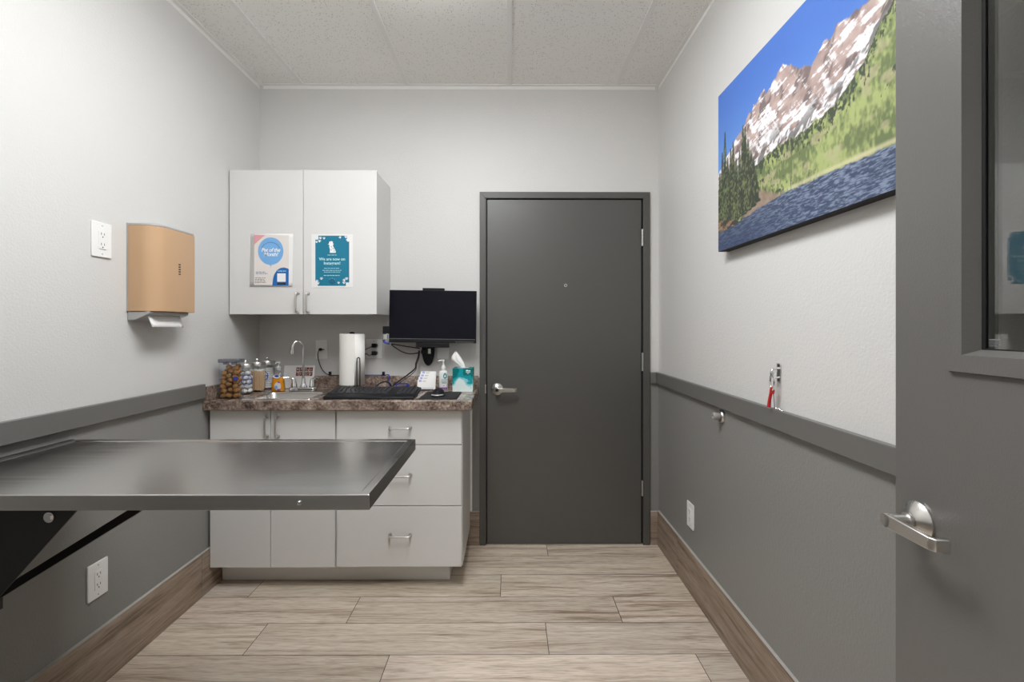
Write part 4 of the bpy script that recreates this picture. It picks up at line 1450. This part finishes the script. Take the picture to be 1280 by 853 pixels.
for r_i in range(6):
    y = -0.036 + r_i * 0.0213
    nmain = [8, 12, 13, 14, 14, 14][r_i]
    x0, x1 = -0.212, 0.080
    pitch = (x1 - x0) / nmain
    for c in range(nmain):
        key(x0 + (c + 0.5) * pitch, y, pitch - 0.003, 0.0175)
        nk += 1
    nn = [4, 4, 4, 4, 4, 4][r_i]
    pitch = (0.213 - 0.122) / nn
    for c in range(nn):
        if nk < 100:
            key(0.122 + (c + 0.5) * pitch, y, pitch - 0.003, 0.0175)
            nk += 1

mp_ = thing('mouse_pad', 'black mouse pad on the counter right of the keyboard', 'mouse pad', (-0.35, -0.37, CT))
mb = MB()
mb.prism(rrect(-0.446, -0.258, -0.492, -0.236, 0.010, 5), 'z', CT + 0.0004, CT + 0.004)
mb.build('pad', M['fabric'], mp_, bevel=0.001)
ms = thing('mouse', 'black and grey computer mouse on the black pad', 'mouse', (-0.363, -0.395, CT + 0.0045))
mb = MB()
q_ = bmesh.ops.create_uvsphere(mb.bm, u_segments=28, v_segments=16, radius=1)
for v in q_['verts']:
    x, y, z = v.co
    zz = max(z, 0) * (0.030 + 0.006 * y)
    v.co = Vector((-0.363 + 0.034 * x * (1 - 0.12 * abs(y)), -0.395 + 0.056 * y, CT + 0.012 + zz + min(z, 0) * 0.0035))
mb.build('body', M['blkplas'], ms)
mb = MB()
q_ = bmesh.ops.create_uvsphere(mb.bm, u_segments=28, v_segments=12, radius=1)
for v in q_['verts']:
    x, y, z = v.co
    v.co = Vector((-0.363 + 0.0315 * x * (1 - 0.12 * abs(y)), -0.4235 + 0.031 * y, CT + 0.0125 + z * 0.0075))
mb.build('front_band', M['silver'], ms)
mb = MB()
mb.cyl((-0.3655, -0.428, CT + 0.0265), (-0.3605, -0.428, CT + 0.0265), 0.0062, seg=16)
mb.build('scroll_wheel', M['silver'], ms)

# ------------------------------------------------------------------ paper towel roll on its stand
RX, RY = -0.864, -0.198
hd = thing('paper_towel_holder', 'chrome paper towel holder standing behind the keyboard', 'towel holder', (RX, RY, CT))
mb = MB()
mb.lathe([(0.074, 0.0005), (0.074, 0.006), (0.068, 0.011), (0.02, 0.013), (0.0085, 0.016), (0.0075, 0.03), (0.0075, 0.038), (0.0, 0.038)], c=(RX, RY, CT))
mb.build('base', M['nickel'], hd)
mb = MB()
mb.cyl((RX, RY, CT + 0.03), (RX, RY, 1.250), 0.005, seg=14)
mb.cyl((RX - 0.014, RY - 0.03, CT + 0.010), (RX - 0.014, RY - 0.03, CT + 0.0375), 0.003, seg=10)
mb.cyl((RX + 0.010, RY - 0.03, CT + 0.010), (RX + 0.010, RY - 0.03, CT + 0.0375), 0.003, seg=10)
mb.build('post', M['nickel'], hd)
MB().lathe([(0.0, 0), (0.014, 0.0), (0.014, 0.005), (0.010, 0.008), (0.0, 0.009)], c=(RX, RY, 1.2475)).build('finial', M['blkplas'], hd)
mb = MB()
ax_, ay_ = RX + 0.048, RY - 0.069
bx_, by_ = RX + 0.062, RY - 0.062
mb.tube([(ax_, ay_, CT + 0.006), (ax_, ay_, 1.0), (ax_, ay_, 1.10), (ax_ + 0.004, ay_ + 0.001, 1.118), (bx_ - 0.003, by_ - 0.001, 1.118), (bx_, by_, 1.10), (bx_, by_, 1.0), (bx_, by_, CT + 0.006)], 0.0028, seg=8)
mb.build('tension_arm', M['blkplas'], hd)
rl = thing('paper_towel_roll', 'white paper towel roll standing on the counter behind the keyboard', 'paper towels', (RX, RY, 0.968))
mb = MB()
R0 = 0.0668
seg = 72
prof = []
for k in range(seg):
    a = 2 * PI * k / seg
    prof.append((RX + R0 * math.cos(a), RY + R0 * math.sin(a)))
inn = [(RX + 0.02 * math.cos(2 * PI * k / seg), RY + 0.02 * math.sin(2 * PI * k / seg)) for k in range(seg)]
Z0r, Z1r = 0.9684, 1.246
A = [mb.bm.verts.new((p[0], p[1], Z0r + 0.002)) for p in prof]
B = [mb.bm.verts.new((p[0], p[1], Z1r - 0.002)) for p in prof]
A2 = [mb.bm.verts.new((RX + (p[0] - RX) * 0.975, RY + (p[1] - RY) * 0.975, Z0r)) for p in prof]
B2 = [mb.bm.verts.new((RX + (p[0] - RX) * 0.975, RY + (p[1] - RY) * 0.975, Z1r)) for p in prof]
C_ = [mb.bm.verts.new((p[0], p[1], Z0r)) for p in inn]
D_ = [mb.bm.verts.new((p[0], p[1], Z1r)) for p in inn]
for k in range(seg):
    j = (k + 1) % seg
    for a, b in ((A, B), (A2, A), (B, B2), (B2, D_), (C_, A2), (D_, C_)):
        mb.bm.faces.new((a[k], a[j], b[j], b[k]))
mb.build('roll', M['towel'], rl)
mb = MB()    # loose outer ply with its free edge
va = []
for k in range(16):
    a = math.radians(-62 + 60 * k / 15)
    r = R0 + 0.0005 + 0.0035 * (k / 15) ** 2
    va.append([mb.bm.verts.new((RX + r * math.cos(a), RY + r * math.sin(a), z)) for z in (Z0r + 0.001, Z1r - 0.001)])
for a, c in zip(va, va[1:]):
    mb.bm.faces.new((a[0], c[0], c[1], a[1]))
ob = mb.build('free_edge', M['towel'], rl)
sm = ob.modifiers.new('solid', 'SOLIDIFY')
sm.thickness = 0.0006


# ------------------------------------------------------------------ jars along the left wall
def clear_box(mb, x0, x1, y0, y1, z0, z1, t, r, rad_n=4):
    """open-topped rounded box with walls of thickness t"""
    def ring(i, z, rr):
        return [mb.bm.verts.new((p[0], p[1], z)) for p in rrect(x0 + i, x1 - i, y0 + i, y1 - i, rr, rad_n)]
    o0, o1 = ring(0, z0, r), ring(0, z1, r)
    i1, i0 = ring(t, z1, r - t * 0.6), ring(t, z0 + t, r - t * 0.6)
    n = len(o0)
    for a, b in ((o0, o1), (o1, i1), (i1, i0)):
        for k in range(n):
            mb.bm.faces.new((a[k], a[(k + 1) % n], b[(k + 1) % n], b[k]))
    mb.bm.faces.new(list(reversed(o0)))
    mb.bm.faces.new(i0)


JX = -1.3735
JX2 = -1.3865
tc_ = thing('treat_canister', 'clear square plastic canister of brown dog treats at the counter front', 'canister', (JX, -0.452, CT))
CXa, CXb, CYa, CYb = -1.4330, -1.3290, -0.481, -0.423
mb = MB()
clear_box(mb, CXa, CXb, CYa, CYb, CT + 0.0006, 1.108, 0.0022, 0.014)
mb.build('body', M['plasclear'], tc_)
mb = MB()
mb.prism(rrect(CXa - 0.003, CXb + 0.003, CYa - 0.003, CYb + 0.003, 0.016, 4), 'z', 1.1085, 1.126)
mb.build('lid', M['smoke'], tc_, bevel=0.002)
mb = MB()
for x in (CXa + 0.045, CXa + 0.085):
    mb.box(x - 0.014, x + 0.014, CYa - 0.006, CYa - 0.0035, 1.100, 1.114)
mb.build('latch', M['smoke'], tc_, bevel=0.001)
MB().box(CXb - 0.024, CXb - 0.004, CYa - 0.0006, CYa - 0.0002, 1.022, 1.041).build('blue_sticker', M['blue'], tc_, smooth=False)

tmesh = []
for s in range(4):
    b = bmesh.new()
    bmesh.ops.create_icosphere(b, subdivisions=3, radius=1)
    for v in b.verts:
        p = v.co.copy()
        q = Vector([math.copysign(abs(c) ** 0.8, c) for c in p])
        nz = mnoise.noise(p * 1.5 + Vector((s * 7.1, 2, 3))) * 0.12 + mnoise.noise(p * 5 + Vector((s * 3.3, 1, 3))) * 0.03
        v.co = q * (0.93 + nz)
    me = bpy.data.meshes.new('dog_treat')
    b.to_mesh(me)
    b.free()
    me.shade_smooth()
    me.materials.append(M['treat'])
    tmesh.append(me)
tr = random.Random(8)
nx, ny, nz_ = 3, 2, 7
colz = [[0.0, 0.0105, 0.004], [0.009, 0.002, 0.012]]
ix0, ix1, iy0, iy1 = CXa + 0.004, CXb - 0.004, CYa + 0.004, CYb - 0.004
for k in range(nz_):
    for j in range(ny):
        for i in range(nx):
            if k == nz_ - 1 and i == 0:
                continue
            px = (ix1 - ix0) / nx
            x = ix0 + px * (i + 0.5) + (0.004 if k % 2 else -0.004) * (0 if i in (0, 2) and (i == 0) != (k % 2 == 1) else 1)
            y = iy0 + (iy1 - iy0) / ny * (j + 0.5)
            z = CT + 0.0035 + 0.0125 + k * 0.0215 + colz[j][i] * min(1, k * 0.5) + tr.uniform(-.0015, .0015)
            o = bpy.data.objects.new('dog_treat', tr.choice(tmesh))
            COL.objects.link(o)
            o.location = (x + tr.uniform(-.0015, .0015), y, z)
            o.scale = (0.0150 * tr.uniform(.82, 1.08), 0.0126 * tr.uniform(.9, 1.04), 0.0122 * tr.uniform(.85, 1.14))
            o.rotation_euler = (tr.uniform(-.3, .3), tr.uniform(-.75, .75), tr.uniform(-.3, .3))
            tag(o, 'brown biscuit dog treat inside the clear square canister', 'dog treat', 'dog treats in the canister')


def jar(y, label, ring_deg=None, word=None, ztop=1.088):
    r = 0.0415
    t = thing('glass_jar', label, 'jar', (JX2, y, CT), (0, 0, 0), 'glass jars along the wall')
    mb = MB()
    prof = [(0.0, 0.0006), (r * 0.94, 0.0006), (r, 0.006), (r, 0.126), (r * 0.95, 0.134), (r * 0.95, 0.139), (r * 0.92, 0.139), (r * 0.92, 0.134), (r - 0.0025, 0.125), (r - 0.0025, 0.008), (r * 0.9, 0.005), (0.0, 0.005)]
    mb.lathe(prof, seg=40)
    mb.build('body', M['glass'], t, local=True)
    mb = MB()
    mb.lathe([(0.0, 0.1396), (r * 0.99, 0.1396), (r * 0.99, 0.158), (r * 0.93, 0.162), (0.012, 0.1635), (0.0, 0.1635)], seg=40)
    l = mb.build('lid', M['nickel'], t, local=True)
    mb = MB()
    mb.lathe([(0.0, 0.1637), (0.006, 0.1637), (0.005, 0.168), (0.009, 0.174), (0.007, 0.179), (0.0, 0.180)], seg=20)
    mb.build('knob', M['nickel'], l, local=True)
    if word:
        base = Matrix.Rotation(math.radians(ring_deg), 4, 'Z')
        rr = r + 0.0006
        mb = MB()
        n = 40
        pr = []
        for k in range(n):
            a = 2 * PI * k / n
            pr.append([(ra * math.cos(a), ra * math.sin(a)) for ra in (0.0246, 0.0282)])
        vs = [[mb.bm.verts.new((math.sin(p[0] / rr) * rr, -math.cos(p[0] / rr) * rr, 0.078 + p[1])) for p in q] for q in pr]
        for k in range(n):
            a, c = vs[k], vs[(k + 1) % n]
            mb.bm.faces.new((a[0], c[0], c[1], a[1]))
        bmesh.ops.transform(mb.bm, matrix=base, verts=mb.bm.verts)
        mb.build('ring_print', M['blue'], t, local=True)
        text_mesh('jar_lettering', word, 0.0118, M['blue'], t, base @ FRONT((0, -rr, 0.078)), bend=rr, bold=0.0002)
    return t


jar(-0.311, 'steel-lidded glass jar of cotton balls, directly behind the treat canister', 38, 'COTTON')
jar(-0.193, 'steel-lidded glass jar of wooden swab sticks, middle jar of the row')
jar(-0.0795, 'steel-lidded glass jar of white gauze, nearest the back wall', -4, 'SPONGES')

cmesh = []
for s in range(3):
    b = bmesh.new()
    bmesh.ops.create_icosphere(b, subdivisions=3, radius=1)
    for v in b.verts:
        v.co = v.co * (0.94 + 0.10 * mnoise.noise(v.co * 2.2 + Vector((s * 9, 0, 4))))
    me = bpy.data.meshes.new('cotton_ball')
    b.to_mesh(me)
    b.free()
    me.shade_smooth()
    me.materials.append(M['cotton'])
    cmesh.append(me)
for k in range(5):
    for j in range(4 if k < 4 else 3):
        a = j * PI / 2 + 0.6 * k + 0.25
        o = bpy.data.objects.new('cotton_ball', tr.choice(cmesh))
        COL.objects.link(o)
        o.location = (JX2 + 0.0205 * math.cos(a), -0.311 + 0.0205 * math.sin(a), CT + 0.0205 + k * 0.0232)
        s = 0.0141
        o.scale = (s * 1.08, s * 1.08, s * 0.84)
        o.rotation_euler = (tr.uniform(-.2, .2), tr.uniform(-.2, .2), tr.uniform(0, 6))
        tag(o, 'white cotton ball inside the jar behind the treat canister', 'cotton ball', 'cotton balls in the jar')

b = MB()
b.cyl((0, 0, 0), (0, 0, 0.104), 0.0026, seg=8)
p_sw = thing('cotton_swab', 'wooden swab stick in the middle glass jar', 'swab', (0, 0, 0), group='swab sticks in the jar')
b.build('stick', M['stick'], p_sw, local=True)
b = MB()
b.sphere((0, 0, 0.108), 0.0034, (1, 1, 1.9), seg=8)
b.build('cotton_tip', M['cotton'], p_sw, local=True)
first = True
for ri, n_ in ((0.0345, 28), (0.0275, 22), (0.0205, 16), (0.0135, 10)):
    for k in range(n_):
        a = 2 * PI * k / n_ + ri * 40
        o = p_sw if first else copy_tree(p_sw)
        first = False
        o.location = (JX2 + ri * math.cos(a), -0.193 + ri * math.sin(a), CT + 0.006 + tr.uniform(0, 0.008))
        o.rotation_euler = (tr.uniform(-.02, .02), tr.uniform(-.02, .02), tr.uniform(0, 3))

b = MB()
b.prism(rrect(-0.026, 0.026, -0.026, 0.026, 0.006, 3), 'z', 0, 0.0112)
g0 = b.build('gauze_pad', M['cotton'], bevel=0.004)
tag(g0, 'white folded gauze pad stacked in the jar nearest the back wall', 'gauze pad', 'gauze pads in the jar')
for k in range(10):
    o = g0 if k == 0 else g0.copy()
    if k:
        COL.objects.link(o)
    o.location = (JX2 + tr.uniform(-.001, .001), -0.0795, CT + 0.0058 + k * 0.0117)
    o.rotation_euler = (0, 0, tr.uniform(-.12, .12))

# ------------------------------------------------------------------ soap, card, brochures, lotion, tissues
sp = thing('soap_bottle', 'orange hand soap pump bottle beside the faucet', 'soap bottle', (-1.2655, -0.2, CT + 0.005))
SZ = CT + 0.0056
mb = MB()
secs = [(0.0345, 0.020, 0.0), (0.036, 0.0215, 0.004), (0.033, 0.0205, 0.045), (0.029, 0.0185, 0.076)]
mb2 = [[mb.bm.verts.new((-1.2655 + sx * math.copysign(abs(math.cos(2 * PI * k / 36)) ** 0.75, math.cos(2 * PI * k / 36)), -0.2 + sy_ * math.copysign(abs(math.sin(2 * PI * k / 36)) ** 0.75, math.sin(2 * PI * k / 36)), SZ + z)) for k in range(36)] for sx, sy_, z in secs]
for a, c in zip(mb2, mb2[1:]):
    for k in range(36):
        mb.bm.faces.new((a[k], a[(k + 1) % 36], c[(k + 1) % 36], c[k]))
mb.bm.faces.new(mb2[0])
mb.bm.faces.new(mb2[-1])
mb.build('soap_liquid', M['amber'], sp)
mb = MB()
mb.lathe([(0.0288, 0.0764), (0.027, 0.084), (0.021, 0.095), (0.013, 0.104), (0.0115, 0.112), (0.0, 0.112)], c=(-1.2655, -0.2, SZ), sy=0.64)
mb.build('shoulder', M['plasclear'], sp)
mb = MB()
mb.lathe([(0.0125, 0), (0.0135, 0.002), (0.0135, 0.016), (0.008, 0.020), (0.0045, 0.022), (0.0045, 0.034), (0, 0.034)], c=(-1.2655, -0.2, SZ + 0.1122))
mb.lathe([(0.0, 0.034), (0.0085, 0.034), (0.0085, 0.046), (0.0, 0.048)], c=(-1.2655, -0.2, SZ + 0.1122))
mb.tube([(-1.2655, -0.2, SZ + 0.153), (-1.2655, -0.225, SZ + 0.154), (-1.2655, -0.236, SZ + 0.147)], 0.004, seg=8)
mb.build('pump', M['softplas'], sp)
for nm, m, cx, cz, rx, rz in (('label_top', M['white'], 0, 0.079, 0.020, 0.010), ('label_crest', M['blue'], 0.0, 0.081, 0.012, 0.006), ('label_field', M['cream'], 0.006, 0.026, 0.018, 0.022), ('label_flower', M['sky'], -0.003, 0.020, 0.009, 0.010), ('label_dot', M['purple'], 0.012, 0.048, 0.006, 0.005), ('label_base', M['purple'], 0.012, 0.008, 0.010, 0.004)):
    lift = {'label_top': 0.0212, 'label_crest': 0.0214, 'label_field': 0.0226, 'label_flower': 0.0229, 'label_dot': 0.0229, 'label_base': 0.0229}[nm]
    mb = MB()
    mb.sheet([(-1.2655 + cx + rx * math.cos(2 * PI * k / 24), -0.2 - lift, SZ + cz + rz * math.sin(2 * PI * k / 24)) for k in range(24)])
    mb.build(nm, m, sp, smooth=False)

cd = thing('sign_card', 'white card with dark red blocks of print leaning behind the faucet', 'sign', (-1.224, -0.05, CT))
an = math.radians(12)
mxc = Matrix.Translation((-1.3125, -0.052, CT + 0.0006)) @ Matrix.Rotation(-an, 4, 'X')
MB().box(0, 0.178, 0, 0.0012, 0, 0.131, mx=mxc).build('card', M['paper'], cd, smooth=False)
mb = MB()
cu_ = MB()
for r_ in range(2):
    for k in range(5):
        x0 = 0.071 + k * 0.0196
        z0 = 0.070 + (1 - r_) * 0.0265
        mb.box(x0, x0 + 0.0172, -0.0005, -0.0001, z0, z0 + 0.0235, mx=mxc)
        for q_ in range(3):
            a, c = tr.uniform(0.002, 0.011), tr.uniform(0.003, 0.017)
            cu_.box(x0 + a, x0 + a + tr.uniform(0.002, 0.006), -0.0009, -0.0006, z0 + c, z0 + c + tr.uniform(0.002, 0.006), mx=mxc)
mb.build('print_block', M['brick'], cd, smooth=False)
cu_.build('print_flecks', M['cream'], cd, smooth=False)

bh = thing('brochure_rack', 'small clear stepped rack holding leaflets behind the mouse', 'rack', (-0.46, -0.16, CT))
mb = MB()
an = math.radians(17)
mxr = Matrix.Translation((-0.507, -0.182, CT + 0.0078)) @ Matrix.Rotation(math.radians(0), 4, 'Z') @ Matrix.Rotation(-an, 4, 'X')
mb.box(0.000, 0.086, 0.0215, 0.0235, 0.0, 0.100, mx=mxr)
mb.box(0.000, 0.086, -0.004, 0.0235, 0.0, 0.002, mx=mxr)
mb.box(0.000, 0.086, -0.004, -0.002, 0.0, 0.012, mx=mxr)
mb.build('tray', M['plasclear'], bh, smooth=False)
mb = MB()
mb.box(0.02, 0.066, 0.0, 0.045, 0.0003, 0.0025, mx=Matrix.Translation((-0.507, -0.182, CT)))
mb.box(0.02, 0.066, 0.0, 0.004, 0.0003, 0.010, mx=Matrix.Translation((-0.507, -0.182, CT)))
mb.build('foot', M['plasclear'], bh, smooth=False)
labs = ['frontmost white leaflet in the clear rack behind the mouse', 'white leaflet second from the front in the clear rack', 'white leaflet third from the front in the clear rack', 'rearmost and tallest white leaflet in the clear rack, blue motif on top']
for k in range(4):
    lf = thing('leaflet', labs[k], 'leaflet', (-0.46, -0.17, CT + 0.003), group='leaflets in the clear rack')
    h = 0.062 + k * 0.0165
    dx = -0.004 + k * 0.0045
    mb = MB()
    yk = 0.000 + k * 0.0048
    mb.box(dx, dx + 0.085, yk, yk + 0.003, 0.0028, h - 0.006, mx=mxr)
    mb.build('sheet', M['paper'], lf, smooth=False)
    mb = MB()
    mb.box(dx + 0.008, dx + 0.022, yk - 0.0004, yk - 0.0001, h - 0.019, h - 0.008, mx=mxr)
    mb.build('motif', M['lav'], lf, smooth=False)
    mb = MB()
    mb.box(dx + 0.028, dx + 0.05, yk - 0.0004, yk - 0.0001, h - 0.014, h - 0.0125, mx=mxr)
    mb.box(dx + 0.030, dx + 0.044, yk - 0.0004, yk - 0.0001, h - 0.0175, h - 0.0165, mx=mxr)
    mb.build('small_print', M['greycab'], lf, smooth=False)

lo = thing('lotion_bottle', 'white pump bottle with a teal drop emblem and purple band', 'bottle', (-0.377, -0.09, CT))
mb = MB()
secs = [(0.0245, 0.018, 0.0006), (0.0255, 0.019, 0.003), (0.0255, 0.019, 0.096), (0.0235, 0.017, 0.102), (0.012, 0.012, 0.105), (0.010, 0.010, 0.1065)]
vv = [[mb.bm.verts.new((-0.377 + sx * math.copysign(abs(math.cos(2 * PI * k / 36)) ** 0.5, math.cos(2 * PI * k / 36)), -0.09 + sy_ * math.copysign(abs(math.sin(2 * PI * k / 36)) ** 0.5, math.sin(2 * PI * k / 36)), CT + z)) for k in range(36)] for sx, sy_, z in secs]
for a, c in zip(vv, vv[1:]):
    for k in range(36):
        mb.bm.faces.new((a[k], a[(k + 1) % 36], c[(k + 1) % 36], c[k]))
mb.bm.faces.new(vv[0])
mb.bm.faces.new(vv[-1])
mb.build('body', M['wrap'], lo)
mb = MB()
mb.lathe([(0.0105, 0), (0.0125, 0.004), (0.0125, 0.018), (0.007, 0.028), (0.0042, 0.034), (0.0042, 0.056), (0, 0.056)], c=(-0.378, -0.09, CT + 0.1067))
mb.lathe([(0.0, 0.050), (0.0075, 0.050), (0.008, 0.060), (0.0, 0.062)], c=(-0.378, -0.09, CT + 0.1067))
mb.tube([(-0.378, -0.09, CT + 0.162), (-0.396, -0.098, CT + 0.163), (-0.404, -0.102, CT + 0.158)], 0.0042, seg=8)
mb.build('pump', M['wrap'], lo)
ly = -0.09 - 0.0193
mb = MB()
mb.sheet([(-0.366 + 0.0105 * math.cos(2 * PI * k / 28), ly, CT + 0.076 + 0.0165 * math.sin(2 * PI * k / 28)) for k in range(28)])
mb.build('emblem', M['aqua'], lo, smooth=False)
mb = MB()
mb.sheet([(-0.366, ly - 0.0004, CT + 0.085), (-0.3705, ly - 0.0004, CT + 0.074), (-0.369, ly - 0.0004, CT + 0.069), (-0.366, ly - 0.0004, CT + 0.067), (-0.363, ly - 0.0004, CT + 0.069), (-0.3615, ly - 0.0004, CT + 0.074)])
mb.build('drop', M['white'], lo, smooth=False)
MB().box(-0.4018, -0.3522, ly - 0.0002, ly + 0.001, CT + 0.003, CT + 0.011).build('band', M['purple'], lo, smooth=False)
mb = MB()
for x0, x1, z in ((-0.388, -0.356, 0.052), (-0.388, -0.358, 0.040), (-0.384, -0.360, 0.034), (-0.376, -0.370, 0.019)):
    mb.box(x0, x1, ly - 0.0002, ly, CT + z, CT + z + 0.003)
mb.build('small_print', M['aqua'], lo, smooth=False)

tx = thing('tissue_box', 'cube tissue box with a teal to white watercolour print', 'tissue box', (-0.2565, -0.158, CT))
BX0, BX1, BY0, BY1, BZ0, BZ1 = -0.3115, -0.2015, -0.2145, -0.1045, CT + 0.0006, 1.057
mb = MB()
mb.box(BX0, BX1, BY0, BY1, BZ0, BZ1)
bmesh.ops.subdivide_edges(mb.bm, edges=mb.bm.edges, cuts=40, use_grid_fill=True)
ob = mb.build('box', M['tissueprint'], tx, smooth=False)
me = ob.data
pts = np.empty(len(me.vertices) * 3)
me.vertices.foreach_get('co', pts)
pts = pts.reshape(-1, 3)
f = (pts[:, 2] - (BZ0 - CT)) / (BZ1 - BZ0)
s_ = (pts[:, 0] + pts[:, 1]) * 9
s_ = (s_ - s_.min()) / (s_.max() - s_.min())
a_ = fbm(s_, f, 7, 4, 201, 3)
edge = f + (a_ - 0.5) * 0.55 + 0.16 * np.cos(s_ * 14)
c3 = np.empty((len(f), 3))
c3[:] = L3(222, 236, 234)
c3 = mixc(c3, L3(120, 206, 212) * np.ones_like(c3), sstep(0.36, 0.46, edge) * 0.9)
c3 = mixc(c3, L3(20, 152, 164) * np.ones_like(c3), sstep(0.52, 0.58, edge))
c3 = mixc(c3, L3(0, 112, 112) * np.ones_like(c3), sstep(0.72, 0.80, edge))
ca = me.color_attributes.new('print', 'FLOAT_COLOR', 'POINT')
ca.data.foreach_set('color', np.concatenate([c3, np.ones((len(f), 1))], 1).astype(np.float32).ravel())
mb = MB()
for x0, x1, z0, z1 in ((-0.239, -0.214, 0.112, 0.117), (-0.236, -0.227, 0.117, 0.1195), (-0.239, -0.214, 0.1055, 0.108), (-0.232, -0.222, 0.099, 0.102)):
    mb.box(x0, x1, BY0 - 0.0004, BY0 - 0.0001, CT + z0, CT + z1)
mb.build('brand_mark', M['white'], tx, smooth=False)
mb = MB()
mb.sheet([(-0.2565 + 0.034 * math.cos(2 * PI * k / 28), -0.1595 + 0.026 * math.sin(2 * PI * k / 28), BZ1 + 0.0004) for k in range(28)])
mb.build('opening', M['white'], tx, smooth=False)
ts = thing('tissue', 'white tissue pulled up out of the teal tissue box', 'tissue', (-0.262, -0.16, BZ1))
mb = MB()
va = []
n = 14
ez = [0, .2, .42, .62, .82, 1.0]
lx, lz = [-.268, -.296, -.321, -.325, -.314, -.302], [1.0575, 1.074, 1.094, 1.114, 1.134, 1.147]
rx, rz = [-.246, -.253, -.265, -.276, -.285, -.297], [1.0575, 1.082, 1.105, 1.124, 1.138, 1.1485]
for k in range(n + 1):
    f = k / n
    L_ = (np.interp(f, ez, lx), np.interp(f, ez, lz))
    R2_ = (np.interp(f, ez, rx), np.interp(f, ez, rz))
    row_ = []
    for j in range(11):
        g = j / 10
        y = -0.160 - 0.012 * math.sin(PI * g) * math.sin(PI * min(1, f + 0.1)) + 0.0035 * math.sin(g * 15 + f * 3) * (0.3 + f)
        row_.append(mb.bm.verts.new((L_[0] + (R2_[0] - L_[0]) * g, y, L_[1] + (R2_[1] - L_[1]) * g)))
    va.append(row_)
for a, c in zip(va, va[1:]):
    for j in range(10):
        mb.bm.faces.new((a[j], a[j + 1], c[j + 1], c[j]))
ob = mb.build('sheet', M['paper'], ts)
sm = ob.modifiers.new('solid', 'SOLIDIFY')
sm.thickness = 0.0006
ss = ob.modifiers.new('sub', 'SUBSURF')
ss.levels = ss.render_levels = 1

# ------------------------------------------------------------------ right wall hardware
sb = thing('door_stop', 'round grey door bumper on the right wall under the rail', 'door stop', (XR, -0.87, 0.915))
mxs = Matrix.Translation((XR, -0.87, 0.915)) @ Matrix.Rotation(-PI / 2, 4, 'Y')
mb = MB()
mb.lathe([(0.027, 0.0), (0.027, 0.006), (0.023, 0.012), (0.015, 0.014), (0.0, 0.014)], mx=mxs, seg=32)
mb.build('base_ring', M['nickel'], sb)
mb = MB()
mb.lathe([(0.0145, 0.014), (0.0155, 0.020), (0.0155, 0.036), (0.013, 0.040), (0.007, 0.040), (0.006, 0.036), (0.0, 0.036)], mx=mxs, seg=28)
mb.build('bumper', M['rubber'], sb)

hk = thing('wall_hook', 'chrome hook plate on the right wall above the rail', 'hook', (XR, -1.30, 1.135))
HKY = -1.300
mb = MB()
mb.box(XR - 0.003, XR - 0.0004, HKY - 0.011, HKY + 0.011, 1.108, 1.166)
mb.build('plate', M['nickel'], hk, bevel=0.001)
mb = MB()
mb.tube([(XR - 0.002, HKY, 1.150), (XR - 0.016, HKY, 1.150), (XR - 0.026, HKY, 1.142), (XR - 0.026, HKY, 1.128), (XR - 0.018, HKY, 1.120), (XR - 0.003, HKY, 1.120)], 0.0032, seg=10)
mb.build('eye', M['chrome'], hk)
for z in (1.160, 1.113):
    MB().sphere((XR - 0.003, HKY, z), 0.004, (0.5, 1, 1), seg=10).build('screw', M['slot'], hk)
cb = thing('carabiner_leash', 'carabiner with a red cord and thin cable hanging from the wall hook', 'leash', (XR - 0.02, HKY, 1.02))
mb = MB()
loop = []
for k in range(17):
    a = 2 * PI * k / 16 + PI / 2
    loop.append((XR - 0.0235 + 0.001 * math.sin(a), HKY + 0.012 * math.cos(a), 1.108 + 0.029 * math.sin(a)))
mb.tube(loop, 0.0031, seg=8, sub=3)
mb.build('carabiner', M['chrome'], cb)
mb = MB()
mb.tube([(XR - 0.024, HKY + 0.004, 1.084), (XR - 0.0255, HKY + 0.006, 1.066), (XR - 0.0275, HKY + 0.009, 1.046), (XR - 0.0290, HKY + 0.011, 1.022)], [0.0045, 0.005, 0.0052, 0.0062], seg=10)
mb.tube([(XR - 0.024, HKY + 0.003, 1.088), (XR - 0.022, HKY - 0.003, 1.078), (XR - 0.024, HKY - 0.002, 1.068)], 0.0045, seg=10)
mb.build('red_cord', M['red'], cb)
mb = MB()
mb.tube([(XR - 0.022, HKY - 0.002, 1.080), (XR - 0.020, HKY - 0.003, 1.05), (XR - 0.018, HKY - 0.004, 1.0205)], 0.0015, seg=8)
mb.build('thin_cable', M['greycab'], cb)
mb = MB()
for k in range(5):
    y = HKY + 0.012 - k * 0.012
    pts = [(XR - 0.014 + 0.0035 * math.cos(a * PI / 4), y + 0.0075 * math.sin(a * PI / 4), 1.0196 + (0.002 if k % 2 else 0)) for a in range(9)]
    mb.tube(pts, 0.0014, seg=6, sub=2)
mb.build('chain', M['chrome'], cb)

# ------------------------------------------------------------------ camera, colour management
cam = bpy.data.cameras.new('camera')
cam.sensor_width = 36.0
cam.lens = 36.0 * 615.0 / 1280.0
cam.shift_y = -18.5 / 1280.0
cam.clip_start = 0.02
co = bpy.data.objects.new('camera', cam)
co.location = (0, -2.90, 1.288)
co.rotation_euler = (PI / 2, 0, -math.atan(3 / 615.0))
COL.objects.link(co)
SC.camera = co

vs = SC.view_settings
vs.view_transform = 'Standard'
vs.look = 'None'
vs.gamma = 1.0
vs.use_curve_mapping = False
vs.exposure = 0.35
SC.cycles.max_bounces = 10
SC.cycles.diffuse_bounces = 6
SC.cycles.glossy_bounces = 5
SC.cycles.transparent_max_bounces = 16
SC.cycles.use_denoising = True
SC.cycles.sample_clamp_indirect = 6.0
SC.cycles.caustics_reflective = False
SC.cycles.caustics_refractive = False
